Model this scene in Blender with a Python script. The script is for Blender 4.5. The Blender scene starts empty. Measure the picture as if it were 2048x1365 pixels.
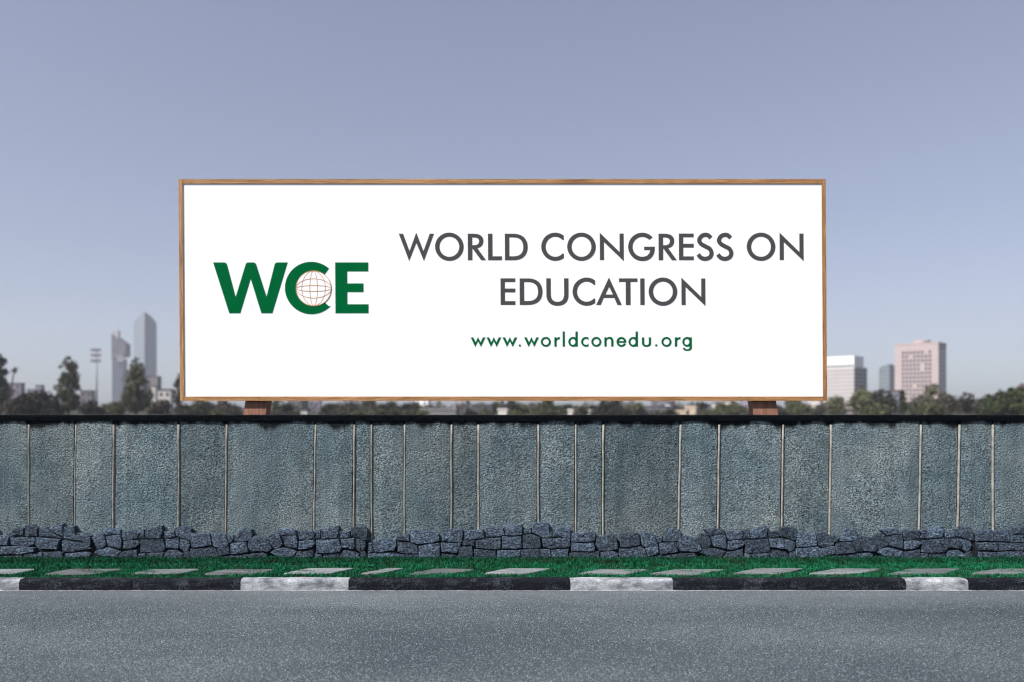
import bpy, math, random
import numpy as np
from mathutils import Vector
from mathutils.geometry import tessellate_polygon

# ---------------------------------------------------------------- camera, sky, sun, exposure
sc = bpy.context.scene
C = sc.collection
R = math.radians
CAM_H = 2.2          # eye height over the road
F = 1500.0           # focal length in pixels of the 2048 px wide photograph
HZ = 815.0           # horizon row of the photograph

cam_d = bpy.data.cameras.new('camera')
cam = bpy.data.objects.new('camera', cam_d)
C.objects.link(cam)
cam.location = (0, 0, CAM_H)
cam.rotation_euler = (R(90), 0, 0)
cam_d.sensor_width = 36.0
cam_d.lens = F / 2048 * 36.0
cam_d.shift_y = (HZ - 682.5) / 2048
cam_d.clip_end = 8000
cam_d.clip_start = 0.05
cam_d.dof.use_dof = True
cam_d.dof.focus_distance = 8.8
cam_d.dof.aperture_fstop = 0.60
sc.camera = cam

SUN_EL, SUN_AZ = 47.0, 232.0      # azimuth clockwise from +Y
w = bpy.data.worlds.new('World')
sc.world = w
w.use_nodes = True
nt = w.node_tree
bg = nt.nodes['Background']
sky = nt.nodes.new('ShaderNodeTexSky')
sky.sky_type = 'NISHITA'
sky.sun_disc = False
sky.sun_elevation = R(SUN_EL)
sky.sun_rotation = R(SUN_AZ)
sky.altitude = 100
sky.air_density = 1.0
sky.dust_density = 1.3
sky.ozone_density = 1.0
hs = nt.nodes.new('ShaderNodeHueSaturation')          # hazy, low-contrast lavender blue, the same all round
hs.inputs['Hue'].default_value = 0.515
hs.inputs['Saturation'].default_value = 0.72
gm = nt.nodes.new('ShaderNodeGamma')
gm.inputs['Gamma'].default_value = 0.64
tn = nt.nodes.new('ShaderNodeMix')
tn.data_type, tn.blend_type = 'RGBA', 'MULTIPLY'
tn.inputs['Factor'].default_value = 1.0
tn.inputs['B'].default_value = (0.815, 0.865, 1.0, 1)
nt.links.new(sky.outputs[0], hs.inputs['Color'])
nt.links.new(hs.outputs[0], gm.inputs['Color'])
nt.links.new(gm.outputs[0], tn.inputs['A'])
nt.links.new(tn.outputs['Result'], bg.inputs['Color'])
bg.inputs['Strength'].default_value = 0.119

sd = bpy.data.lights.new('sun', 'SUN')
sd.energy = 3.8
sd.angle = R(2.0)
sd.color = (1.0, 0.965, 0.92)
sun = bpy.data.objects.new('sun', sd)
C.objects.link(sun)
to_sun = Vector((math.sin(R(SUN_AZ)) * math.cos(R(SUN_EL)), math.cos(R(SUN_AZ)) * math.cos(R(SUN_EL)), math.sin(R(SUN_EL))))
sun.rotation_euler = (-to_sun).to_track_quat('-Z', 'Y').to_euler()
sun.location = to_sun * 60

sc.view_settings.view_transform = 'Standard'
sc.view_settings.look = 'None'
sc.view_settings.exposure = 0.87
sc.view_settings.gamma = 1.0
sc.view_settings.use_curve_mapping = False
sc.render.engine = 'CYCLES'
sc.cycles.use_denoising = True
sc.cycles.filter_width = 1.1
sc.cycles.max_bounces = 6
sc.cycles.volume_bounces = 1


# ---------------------------------------------------------------- helpers
def P(px, py, d):
    """photo pixel at distance d -> world point"""
    return Vector(((px - 1024) * d / F, d, CAM_H - (py - HZ) * d / F))


def tag(o, label=None, cat=None, group=None, kind=None):
    if label: o['label'] = label
    if cat: o['category'] = cat
    if group: o['group'] = group
    if kind: o['kind'] = kind
    return o


def empty(name, loc, rz=0.0):
    o = bpy.data.objects.new(name, None)
    C.objects.link(o)
    o.location = loc
    o.rotation_euler = (0, 0, rz)
    o.empty_display_size = 0.2
    return o


def mesh(name, verts, faces, mat, parent=None, world=True, smooth=False):
    """one mesh object; world=True: verts are world coordinates of an unrotated family"""
    me = bpy.data.meshes.new(name)
    if world and parent is not None:
        p = parent
        off = Vector((0, 0, 0))
        while p is not None:
            off += Vector(p.location)
            p = p.parent
        verts = [(v[0] - off.x, v[1] - off.y, v[2] - off.z) for v in verts]
    me.from_pydata([tuple(v) for v in verts], [], faces)
    me.update()
    if smooth:
        me.polygons.foreach_set('use_smooth', [True] * len(me.polygons))
    o = bpy.data.objects.new(name, me)
    C.objects.link(o)
    if mat: me.materials.append(mat)
    o.parent = parent
    return o


BOXF = [(0, 3, 2, 1), (4, 5, 6, 7), (0, 1, 5, 4), (1, 2, 6, 5), (2, 3, 7, 6), (3, 0, 4, 7)]


def boxv(x0, x1, y0, y1, z0, z1):
    return [(x0, y0, z0), (x1, y0, z0), (x1, y1, z0), (x0, y1, z0), (x0, y0, z1), (x1, y0, z1), (x1, y1, z1), (x0, y1, z1)]


def box(name, x0, x1, y0, y1, z0, z1, mat, parent=None, world=True):
    return mesh(name, boxv(x0, x1, y0, y1, z0, z1), BOXF, mat, parent, world)


def tube(pts, rad, n=8):
    """tapered tube through points; returns verts, faces"""
    vs, fs = [], []
    for i, p in enumerate(pts):
        p = Vector(p)
        a = Vector(pts[max(i - 1, 0)]); b = Vector(pts[min(i + 1, len(pts) - 1)])
        t = (b - a).normalized()
        u = t.cross(Vector((0, 1, 0)))
        if u.length < 1e-3: u = t.cross(Vector((1, 0, 0)))
        u.normalize(); v = t.cross(u)
        for k in range(n):
            an = 2 * math.pi * k / n
            vs.append(p + (u * math.cos(an) + v * math.sin(an)) * rad[i])
    for i in range(len(pts) - 1):
        for k in range(n):
            fs.append((i * n + k, i * n + (k + 1) % n, (i + 1) * n + (k + 1) % n, (i + 1) * n + k))
    fs.append(tuple(range(n))[::-1])
    fs.append(tuple(range((len(pts) - 1) * n, len(pts) * n)))
    return vs, fs


def join(parts):
    vs, fs = [], []
    for v, f in parts:
        o = len(vs)
        vs += list(v)
        fs += [tuple(i + o for i in q) for q in f]
    return vs, fs


# ---------------------------------------------------------------- materials
def new_mat(name, rough=0.9, spec=0.3):
    m = bpy.data.materials.new(name)
    m.use_nodes = True
    b = m.node_tree.nodes['Principled BSDF']
    b.inputs['Roughness'].default_value = rough
    b.inputs['Specular IOR Level'].default_value = spec
    return m, m.node_tree, b


class G:
    """short node graph helper"""
    def __init__(s, nt): s.nt = nt
    def n(s, t, **k):
        x = s.nt.nodes.new(t)
        for a, v in k.items(): setattr(x, a, v)
        return x
    def l(s, a, b): s.nt.links.new(a, b)
    def coord(s, scale=(1, 1, 1)):
        t = s.n('ShaderNodeTexCoord'); m = s.n('ShaderNodeMapping')
        m.inputs['Scale'].default_value = scale
        s.l(t.outputs['Object'], m.inputs['Vector'])
        return m.outputs[0]
    def noise(s, vec, scale, detail=4, rough=0.6, dist=0.0):
        x = s.n('ShaderNodeTexNoise')
        x.inputs['Scale'].default_value = scale; x.inputs['Detail'].default_value = detail
        x.inputs['Roughness'].default_value = rough; x.inputs['Distortion'].default_value = dist
        if vec is not None: s.l(vec, x.inputs['Vector'])
        return x.outputs['Fac']
    def voro(s, vec, scale):
        x = s.n('ShaderNodeTexVoronoi'); x.inputs['Scale'].default_value = scale
        s.l(vec, x.inputs['Vector'])
        return x
    def ramp(s, fac, stops):
        x = s.n('ShaderNodeValToRGB')
        e = x.color_ramp.elements
        e[0].position, e[0].color = stops[0][0], (*stops[0][1], 1)
        e[1].position, e[1].color = stops[-1][0], (*stops[-1][1], 1)
        for p, c in stops[1:-1]:
            y = e.new(p); y.color = (*c, 1)
        s.l(fac, x.inputs[0])
        return x.outputs[0]
    def mix(s, fac, a, b, mode='MIX'):
        x = s.n('ShaderNodeMix', data_type='RGBA', blend_type=mode)
        for sock, v in ((x.inputs['Factor'], fac), (x.inputs['A'], a), (x.inputs['B'], b)):
            if isinstance(v, (int, float)): sock.default_value = v
            elif isinstance(v, tuple): sock.default_value = (*v, 1)
            else: s.l(v, sock)
        return x.outputs['Result']
    def math(s, op, a, b=0.0, clamp=False):
        x = s.n('ShaderNodeMath', operation=op, use_clamp=clamp)
        for i, v in enumerate((a, b)):
            if isinstance(v, (int, float)): x.inputs[i].default_value = v
            else: s.l(v, x.inputs[i])
        return x.outputs[0]
    def rnd(s):
        return s.n('ShaderNodeObjectInfo').outputs['Random']
    def bump(s, bsdf, h, strength, dist):
        x = s.n('ShaderNodeBump')
        x.inputs['Strength'].default_value = strength; x.inputs['Distance'].default_value = dist
        s.l(h, x.inputs['Height'])
        s.l(x.outputs[0], bsdf.inputs['Normal'])
    def sepz(s, vec):
        x = s.n('ShaderNodeSeparateXYZ'); s.l(vec, x.inputs[0])
        return x.outputs


def g3(v): return (v, v, v)


def plain(name, col, rough=0.85, var=0.15, scale=3.0, spec=0.2):
    m, t, b = new_mat(name, rough, spec)
    g = G(t)
    f = g.noise(g.coord(), scale, 5)
    c = g.ramp(f, [(0.3, tuple(x * (1 - var) for x in col)), (0.7, tuple(min(1, x * (1 + var)) for x in col))])
    g.l(c, b.inputs['Base Color'])
    return m


def mat_plaster():
    m, t, b = new_mat('roughcast_plaster', 0.95, 0.15)
    g = G(t); v = g.coord()
    big = g.noise(v, 0.9, 5, 0.6, 0.4)
    mid = g.noise(v, 5.0, 5, 0.65)
    fine = g.noise(g.coord((1, 1, 1.25)), 54, 2, 0.8)
    pit = g.noise(g.coord((1, 1, 1.5)), 30, 2, 0.6)
    base = g.ramp(big, [(0.3, (0.076, 0.113, 0.129)), (0.5, (0.116, 0.152, 0.164)), (0.72, (0.166, 0.196, 0.198))])
    base = g.mix(0.6, base, g.ramp(mid, [(0.3, g3(0.68)), (0.7, g3(1.32))]), 'MULTIPLY')
    run = g.noise(g.coord((3.0, 1, 0.22)), 2.4, 5, 0.65, 0.3)      # faint rain runs
    base = g.mix(0.55, base, g.ramp(run, [(0.32, g3(0.62)), (0.52, g3(1.0)), (0.72, g3(1.18))]), 'MULTIPLY')
    tone = g.math('MULTIPLY_ADD', g.rnd(), 0.34)
    tone.node.inputs[2].default_value = 0.80
    base = g.mix(1.0, base, tone, 'MULTIPLY')
    smooth_ = g.ramp(g.noise(v, 1.7, 4, 0.6), [(0.36, g3(0.48)), (0.6, g3(0.9))])
    base = g.mix(smooth_, base, g.ramp(fine, [(0.38, g3(0.10)), (0.5, g3(1.0)), (0.62, g3(2.15))]), 'MULTIPLY')
    # black mould running down from the coping in uneven tongues
    xyz = g.sepz(v)
    drip = g.noise(g.coord((1, 1, 0.25)), 2.2, 5, 0.65)
    edge = g.math('MULTIPLY_ADD', drip, -0.62); edge.node.inputs[2].default_value = 2.235
    s = g.math('SUBTRACT', xyz[2], edge)
    s = g.math('MULTIPLY_ADD', g.math('SUBTRACT', fine, 0.5), 0.10, False); s.node.inputs[2].default_value = 0
    s2 = g.math('ADD', g.math('SUBTRACT', xyz[2], edge), s)
    st = g.math('MULTIPLY', s2, 14.0, True)
    base = g.mix(st, base, (0.008, 0.010, 0.012))
    g.l(base, b.inputs['Base Color'])
    h = g.math('ADD', g.math('MULTIPLY', fine, 0.6), pit)
    g.bump(b, h, 0.75, 0.03)
    return m


def mat_stone():
    m, t, b = new_mat('blue_grey_rubble_stone', 0.85, 0.3)
    g = G(t); v = g.coord()
    f = g.noise(g.coord((1, 1, 1.5)), 40, 3, 0.85)
    f2 = g.noise(v, 9, 5, 0.7, 0.6)
    base = g.ramp(f2, [(0.3, (0.040, 0.060, 0.090)), (0.55, (0.076, 0.106, 0.148)), (0.75, (0.135, 0.175, 0.228))])
    tone = g.math('MULTIPLY_ADD', g.rnd(), 0.75); tone.node.inputs[2].default_value = 0.58
    base = g.mix(1.0, base, tone, 'MULTIPLY')
    base = g.mix(0.9, base, g.ramp(f, [(0.39, g3(0.04)), (0.5, g3(0.95)), (0.61, g3(3.0))]), 'MULTIPLY')
    g.l(base, b.inputs['Base Color'])
    fl = g.noise(g.coord((1, 1, 2.6)), 24, 4, 0.75, 0.8)
    g.bump(b, g.math('ADD', g.math('ADD', g.math('MULTIPLY', f, 0.7), f2), fl), 1.0, 0.045)
    return m


def mat_asphalt():
    m, t, b = new_mat('worn_asphalt', 0.88, 0.25)
    g = G(t); v = g.coord()
    big = g.noise(g.coord((0.35, 1, 1)), 0.8, 6, 0.6, 0.3)
    grain = g.noise(v, 70, 2, 0.8)
    vo = g.voro(v, 86)
    vr = g.sepz(vo.outputs['Color'])[0]
    base = g.ramp(big, [(0.3, (0.050, 0.066, 0.077)), (0.5, (0.075, 0.093, 0.104)), (0.7, (0.113, 0.134, 0.146))])
    base = g.mix(0.9, base, g.ramp(grain, [(0.38, g3(0.15)), (0.5, g3(1.0)), (0.62, g3(2.0))]), 'MULTIPLY')
    chip = g.math('MULTIPLY', g.math('GREATER_THAN', vr, 0.88), g.math('LESS_THAN', vo.outputs['Distance'], 0.42))
    base = g.mix(g.math('MULTIPLY', chip, 0.75), base, (0.46, 0.51, 0.54))
    dark = g.math('LESS_THAN', vr, 0.22)
    base = g.mix(g.math('MULTIPLY', dark, 0.8), base, (0.035, 0.042, 0.05))
    # hairline cracks
    cr = g.voro(g.mix(0.12, v, g.n('ShaderNodeTexNoise').outputs['Color']), 0.33)
    cr.feature = 'DISTANCE_TO_EDGE'
    cm = g.math('MULTIPLY', g.math('LESS_THAN', cr.outputs['Distance'], 0.002), g.math('GREATER_THAN', g.noise(v, 1.3, 3), 0.6))
    base = g.mix(g.math('MULTIPLY', cm, 0.35), base, (0.03, 0.034, 0.04))
    # pale gutter dust, raised to put the road's light falloff into the colour
    xyz = g.sepz(v)
    dst = g.math('MULTIPLY_ADD', xyz[1], 1.1); dst.node.inputs[2].default_value = -8.9
    dn = g.math('MULTIPLY', g.math('MULTIPLY', dst, g.noise(g.coord((0.5, 3, 1)), 2.0, 5), True), 0.55)
    base = g.mix(dn, base, (0.24, 0.252, 0.262))
    g.l(base, b.inputs['Base Color'])
    g.bump(b, g.math('ADD', grain, g.math('MULTIPLY', vo.outputs['Distance'], -0.6)), 0.8, 0.012)
    return m


def mat_paint(name, paint, under, wear):
    m, t, b = new_mat(name, 0.85, 0.08)
    g = G(t); v = g.coord()
    n1 = g.noise(g.coord((0.6, 1, 1.2)), 6, 6, 0.7, 0.4)
    n2 = g.noise(v, 60, 3, 0.7)
    f = g.math('ADD', g.math('MULTIPLY', n1, 0.62), g.math('MULTIPLY', n2, 0.38))
    c = g.ramp(f, [(wear - 0.05, paint), (wear + 0.09, under)])
    c = g.mix(0.8, c, g.ramp(n2, [(0.36, g3(0.4)), (0.64, g3(1.7))]), 'MULTIPLY')
    g.l(c, b.inputs['Base Color'])
    g.bump(b, f, 0.9, 0.025)
    return m


def mat_wood(name, cols, axis, scale=1.0, rough=0.6):
    m, t, b = new_mat(name, rough, 0.35)
    g = G(t)
    sx = {'x': (0.5, 9, 9), 'z': (9, 9, 0.5)}[axis]
    v = g.coord(tuple(s * scale for s in sx))
    n1 = g.noise(v, 3.2, 6, 0.65, 1.2)
    n2 = g.noise(v, 11, 4, 0.7, 0.3)
    kn = g.noise(g.coord({'x': (1.2, 4, 4), 'z': (4, 4, 1.2)}[axis]), 3.0, 3, 0.6, 1.5)
    c = g.ramp(n1, [(0.28, cols[0]), (0.5, cols[1]), (0.72, cols[2])])
    c = g.mix(0.55, c, g.ramp(n2, [(0.3, g3(0.55)), (0.7, g3(1.35))]), 'MULTIPLY')
    c = g.mix(g.math('MULTIPLY', g.math('GREATER_THAN', kn, 0.70), 0.8), c, tuple(x * 0.35 for x in cols[0]))
    tone = g.math('MULTIPLY_ADD', g.rnd(), 0.3); tone.node.inputs[2].default_value = 0.86
    c = g.mix(1.0, c, tone, 'MULTIPLY')
    g.l(c, b.inputs['Base Color'])
    g.bump(b, n2, 0.5, 0.01)
    return m


def mat_leaf(name, dark, light, rough=0.8, patch=False):
    m, t, b = new_mat(name, rough, 0.05)
    g = G(t)
    geo = g.n('ShaderNodeNewGeometry')
    c = g.ramp(geo.outputs['Random Per Island'], [(0.0, dark), (1.0, light)])
    tone = g.math('MULTIPLY_ADD', g.rnd(), 0.5); tone.node.inputs[2].default_value = 0.75
    c = g.mix(1.0, c, tone, 'MULTIPLY')
    if patch:
        pn = g.noise(g.coord((1, 2.2, 1)), 2.6, 5, 0.65, 0.5)
        c = g.mix(g.ramp(pn, [(0.50, g3(0.0)), (0.66, g3(0.75))]), c, (0.030, 0.042, 0.022))
        c = g.mix(0.8, c, g.ramp(g.noise(g.coord(), 7, 4, 0.7), [(0.34, g3(0.35)), (0.66, g3(1.5))]), 'MULTIPLY')
    g.l(c, b.inputs['Base Color'])
    return m


def mat_floors(name, wall, band, pitch, rough=0.6, frac=0.5):
    """far facade whose storeys are too small to tell apart: a line per storey"""
    m, t, b = new_mat(name, rough, 0.4)
    g = G(t); v = g.coord()
    z = g.sepz(v)[2]
    f = g.math('FRACT', g.math('DIVIDE', z, pitch))
    f = g.math('GREATER_THAN', f, frac)
    c = g.mix(f, wall, band)
    c = g.mix(0.4, c, g.ramp(g.noise(v, 0.08, 4), [(0.3, g3(0.8)), (0.7, g3(1.2))]), 'MULTIPLY')
    g.l(c, b.inputs['Base Color'])
    return m


M = {}
M['plaster'] = mat_plaster()
M['stone'] = mat_stone()
M['mortar'] = plain('dark_joint_mortar', (0.014, 0.017, 0.021), 1.0, 0.4, 20)
M['coping'] = plain('mould_black_coping', (0.0035, 0.0050, 0.0062), 1.0, 0.6, 30, 0.02)
M['strip'] = plain('pale_joint_strip', (0.25, 0.24, 0.21), 0.9, 0.4, 9)
M['asphalt'] = mat_asphalt()
M['white_kerb'] = mat_paint('worn_white_kerb_paint', (0.40, 0.41, 0.43), (0.10, 0.11, 0.125), 0.49)
M['black_kerb'] = mat_paint('black_kerb_paint', (0.0085, 0.010, 0.014), (0.055, 0.062, 0.072), 0.56)
def mat_slab():
    m, t, b = new_mat('pale_paving_slab', 0.9, 0.1)
    g = G(t)
    n1 = g.noise(g.coord((0.5, 4, 1)), 4, 6, 0.7, 0.6); n2 = g.noise(g.coord(), 45, 3, 0.7)
    c = g.ramp(n1, [(0.3, (0.085, 0.095, 0.10)), (0.5, (0.17, 0.186, 0.19)), (0.7, (0.27, 0.285, 0.285))])
    c = g.mix(0.6, c, g.ramp(n2, [(0.35, g3(0.5)), (0.65, g3(1.4))]), 'MULTIPLY')
    tone = g.math('MULTIPLY_ADD', g.rnd(), 0.6); tone.node.inputs[2].default_value = 0.6
    g.l(g.mix(1.0, c, tone, 'MULTIPLY'), b.inputs['Base Color'])
    g.bump(b, n1, 0.6, 0.02)
    return m
M['slab'] = mat_slab()
M['soil'] = plain('dark_verge_soil', (0.012, 0.035, 0.020), 1.0, 0.5, 12)
M['ground'] = plain('dry_ground', (0.040, 0.040, 0.030), 1.0, 0.4, 0.05)
M['panel'] = plain('white_sign_face', (0.86, 0.865, 0.87), 0.55, 0.01, 0.5)
M['sign_back'] = plain('sign_back_board', (0.25, 0.23, 0.2), 0.8, 0.2, 2)
M['grey_ink'] = plain('grey_lettering', (0.066, 0.066, 0.066), 0.9, 0.03, 2, 0.0)
M['green_ink'] = plain('green_lettering', (0.0012, 0.108, 0.031), 0.9, 0.03, 2, 0.0)
M['gold_ink'] = plain('tan_globe_line', (0.50, 0.27, 0.12), 0.5, 0.03, 2, 0.15)
WC = [(0.18, 0.078, 0.026), (0.33, 0.165, 0.062), (0.50, 0.285, 0.125)]
M['wood_x'] = mat_wood('golden_frame_wood', WC, 'x')
M['wood_z'] = mat_wood('golden_frame_wood_upright', WC, 'z')
M['post'] = mat_wood('red_brown_post_wood', [(0.16, 0.073, 0.044), (0.28, 0.135, 0.088), (0.37, 0.195, 0.132)], 'z', 0.8, 0.75)


# ---------------------------------------------------------------- ground, road, kerb, verge
D_KERB, D_WALL = 9.0, 10.5
VZ = 0.09                     # top of the verge
tag(mesh('ground', [(-1500, -60, -0.03), (1500, -60, -0.03), (1500, 2300, -0.03), (-1500, 2300, -0.03)], [(0, 1, 2, 3)], M['ground']),
    'dry open ground stretching to the city', kind='structure')
tag(mesh('road', [(-70, -8, 0), (70, -8, 0), (70, 9.02, 0), (-70, 9.02, 0)], [(0, 1, 2, 3)], M['asphalt']),
    'grey worn asphalt road with pale stone chips', kind='structure')
verge = tag(box('verge', -30, 30, 9.12, 10.49, -0.02, VZ, M['soil']), 'soil strip between kerb and wall', kind='structure')

# kerb stones: (left, right, white?) in photo pixels on the kerb front
kerb = tag(box('kerb', -30, 30, 9.04, 9.10, -0.02, 0.10, M['mortar']), 'painted kerb of black and white stones', kind='structure')
kb = [(-560, -330, 0), (-330, -170, 1), (-170, 37, 1), (37, 262, 0), (262, 480, 0), (480, 697, 1), (697, 918, 0), (918, 1140, 0),
      (1140, 1347, 1), (1347, 1580, 0), (1580, 1813, 0), (1813, 1938, 1), (1938, 2160, 0), (2160, 2380, 0), (2380, 2600, 1)]
kx = -560
rng = random.Random(4)
for a, b, wh in kb:
    x0 = (a - 1024) * D_KERB / F + 0.0035; x1 = (b - 1024) * D_KERB / F - 0.0035
    prof = [(9.125, -0.02), (9.0, -0.02), (9.0, 0.06), (9.002, 0.098), (9.010, 0.118), (9.024, 0.129), (9.045, 0.133), (9.118, 0.134), (9.125, 0.128)]
    nseg = 9
    vs, fs = [], []
    dy, dz = rng.uniform(-.006, .006), rng.uniform(-.004, .004)
    for i in range(nseg + 1):
        x = x0 + (x1 - x0) * i / nseg
        e = 0.008 if i in (0, nseg) else 0.0      # rounded arris at the ends
        for j, (y, z) in enumerate(prof):
            jy = rng.uniform(-.003, .003) if 2 <= j <= 6 else 0
            vs.append((x, y + dy + jy + (e if y < 9.03 else 0), z + dz + (rng.uniform(-.003, .002) - e * .6 if j >= 3 else 0)))
    n = len(prof)
    for i in range(nseg):
        for j in range(n - 1):
            fs.append((i * n + j, i * n + j + 1, (i + 1) * n + j + 1, (i + 1) * n + j))
    fs.append(tuple(range(n))[::-1]); fs.append(tuple(nseg * n + k for k in range(n)))
    o = mesh('kerb_stone', vs, fs, M['white_kerb' if wh else 'black_kerb'], kerb, smooth=False)
# thin pale bead of grit in the gutter
vs, fs = [], []
rng = random.Random(8)
xs = np.arange(-12, 12, 0.06)
for x in xs:
    wd = 0.012 + 0.02 * rng.random() ** 2
    vs += [(x, 9.02, 0.004), (x, 9.0 - wd, 0.004)]
for i in range(len(xs) - 1):
    fs.append((2 * i, 2 * i + 1, 2 * i + 3, 2 * i + 2))
tag(mesh('gutter_grit', vs, fs, plain('gutter_grit', (0.36, 0.37, 0.38), 0.9, 0.4, 25)), 'thin pale line of grit along the kerb foot', 'grit', kind='stuff')

# paving slabs sunk in the grass (photo span of each along the verge)
spans = [(-560, -410), (-400, -250), (-240, -90), (-80, 76), (84, 250), (256, 404), (404, 556), (562, 712), (718, 812), (814, 956), (966, 1106),
         (1150, 1300), (1294, 1456), (1461, 1610), (1614, 1768), (1770, 1924), (1937, 2090), (2096, 2250), (2260, 2400), (2410, 2560)]
slabs = []
rng = random.Random(11)
for a, b in spans:
    d0, d1 = 9.40 + rng.uniform(-.02, .02), 9.71 + rng.uniform(-.02, .02)
    sk = rng.uniform(44, 60)
    q = [((a - 1024) * d0 / F, d0), ((b - sk - 1024) * d0 / F, d0), ((b - 1024) * d1 / F, d1), ((a + sk - 1024) * d1 / F, d1)]
    out = []
    for i in range(4):                       # worn, rounded corners and wavy edges
        p0, p1, p2 = Vector(q[i - 1]), Vector(q[i]), Vector(q[(i + 1) % 4])
        r = 0.07
        for t in (0.0, 0.35, 0.7, 1.0):
            A = p1 + (p0 - p1).normalized() * r; B = p1 + (p2 - p1).normalized() * r
            out.append((A * (1 - t) + p1 * t) * (1 - t) + (p1 * (1 - t) + B * t) * t)
        for t in (0.3, 0.6):
            out.append(p1.lerp(p2, 0.1 + 0.9 * t) + Vector((rng.uniform(-.012, .012), rng.uniform(-.012, .012))))
    n = len(out)
    cen = sum(out, Vector((0, 0))) / n
    zt = VZ + 0.022 + rng.uniform(-.004, .006)
    tilt = rng.uniform(-.010, .010)
    vs = [(p.x, p.y, VZ - 0.05) for p in out] + [(p.x, p.y, zt - .006 + tilt * (p.x - cen.x)) for p in out] + \
         [(cen.x + (p.x - cen.x) * .97, cen.y + (p.y - cen.y) * .95, zt + tilt * (p.x - cen.x)) for p in out]
    fs = [(i, (i + 1) % n, n + (i + 1) % n, n + i) for i in range(n)] + [(n + i, n + (i + 1) % n, 2 * n + (i + 1) % n, 2 * n + i) for i in range(n)] + [tuple(range(2 * n, 3 * n))]
    mesh('paving_slab', vs, fs, M['slab'], verge)
    slabs.append([(p.x, p.y) for p in out])


# ---------------------------------------------------------------- the roadside wall
wall = empty('roadside_wall', (0, D_WALL, 0))
tag(wall, 'long grey roughcast concrete wall with pale vertical joints and rubble stone foot', 'wall')
WT = CAM_H - (842 - HZ) * D_WALL / F          # top of the panels
joints = [-520, -395, -300, -210, -128, -30, 56, 150, 226, 356, 452, 630, 708, 742, 808, 902, 956, 1076, 1151, 1206, 1361, 1438, 1566, 1662, 1842, 1919, 1986,
          2110, 2215, 2290, 2420, 2500, 2580]
lean = {1361: -6, 1438: -4, 1566: -4, 1662: -4, 1842: -6, 1919: -5, 1206: -1, 452: -2, 630: -4, 708: -3, 150: -3, 226: -1}
rng = random.Random(21)
X = lambda px, d=D_WALL: (px - 1024) * d / F
ends = [(X(j), X(j + lean.get(j, 0))) for j in joints]
NZ = 8
for i in range(len(joints) - 1):
    (a0, a1), (b0, b1) = ends[i], ends[i + 1]
    g_ = 0.019
    dy = rng.uniform(-0.008, 0.008)
    yb = D_WALL + 0.16
    vs, fs = [], []
    nx = max(3, int((b0 - a0) / 0.16))
    for k in range(NZ + 1):
        z = 0.0 + WT * k / NZ
        t = k / NZ
        xl = a1 + (a0 - a1) * t + g_; xr = b1 + (b0 - b1) * t - g_
        for j in range(nx + 1):
            e = 0.010 if j in (0, nx) else 0
            vs.append((xl + (xr - xl) * j / nx, D_WALL + dy + e + rng.uniform(-.003, .003), z))
    for k in range(NZ):
        for j in range(nx):
            o_ = k * (nx + 1) + j
            fs.append((o_, o_ + 1, o_ + nx + 2, o_ + nx + 1))
    f0 = len(vs)
    vs += [(a1 + g_, yb, 0), (b1 - g_, yb, 0), (a0 + g_, yb, WT), (b0 - g_, yb, WT)]
    fs += [(f0 + 1, f0, f0 + 2, f0 + 3)]
    tl = NZ * (nx + 1)
    fs += [(0, f0, f0 + 1, nx)] + [(tl, tl + nx, f0 + 3, f0 + 2)]
    fs += [tuple(k * (nx + 1) for k in range(NZ + 1)) + (f0 + 2, f0)]
    fs += [tuple(k * (nx + 1) + nx for k in range(NZ, -1, -1)) + (f0 + 1, f0 + 3)]
    mesh('wall_panel', vs, fs, M['plaster'], wall)
for (t0, t1), j in zip(ends, joints):
    wdt = rng.choice([0.015, 0.017, 0.021]) if 600 < j < 720 else rng.uniform(0.011, 0.017)
    pts, N = [], 7
    for k in range(N + 1):
        t = k / N
        z = (WT - 0.055) * t
        x = t1 + (t0 - t1) * t + rng.uniform(-.003, .003) + 0.006
        for s in range(7):
            an = math.pi * s / 6
            pts.append((x - wdt * math.cos(an), D_WALL + 0.016 - (wdt * 1.5) * math.sin(an), z))
    fs = []
    for k in range(N):
        for s in range(6):
            fs.append((k * 7 + s, k * 7 + s + 1, (k + 1) * 7 + s + 1, (k + 1) * 7 + s))
    fs += [tuple(range(N * 7, N * 7 + 7))]
    mesh('joint_strip', pts, fs, M['strip'], wall, smooth=True)
box('infill', ends[0][0], ends[-1][0], D_WALL + 0.05, D_WALL + 0.15, 0, WT - 0.002, M['mortar'], wall)
# coping: one run of slightly uneven cast lengths
cx = X(joints[0])
zc0, zc1 = WT + 0.001, CAM_H - (831.5 - HZ) * (D_WALL - 0.05) / F
while cx < X(joints[-1]):
    ln = rng.uniform(1.75, 2.05)
    vs, fs = [], []
    nx = 16
    prof = [(D_WALL + 0.20, zc0), (D_WALL - 0.026, zc0), (D_WALL - 0.028, zc1 - 0.012), (D_WALL - 0.020, zc1 - 0.002), (D_WALL + 0.07, zc1 + 0.008), (D_WALL + 0.20, zc1 - 0.004)]
    dz = rng.uniform(-.002, .002)
    for i in range(nx + 1):
        for y, z in prof:
            vs.append((cx + (ln - 0.004) * i / nx, y + rng.uniform(-.003, .003), z + dz + (rng.uniform(-.0025, .0025) if z > zc0 else 0)))
    n = len(prof)
    for i in range(nx):
        for j in range(n):
            fs.append((i * n + j, i * n + (j + 1) % n, (i + 1) * n + (j + 1) % n, (i + 1) * n + j))
    fs += [tuple(range(n))[::-1], tuple(nx * n + k for k in range(n))]
    mesh('coping', vs, fs, M['coping'], wall)
    cx += ln

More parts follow.
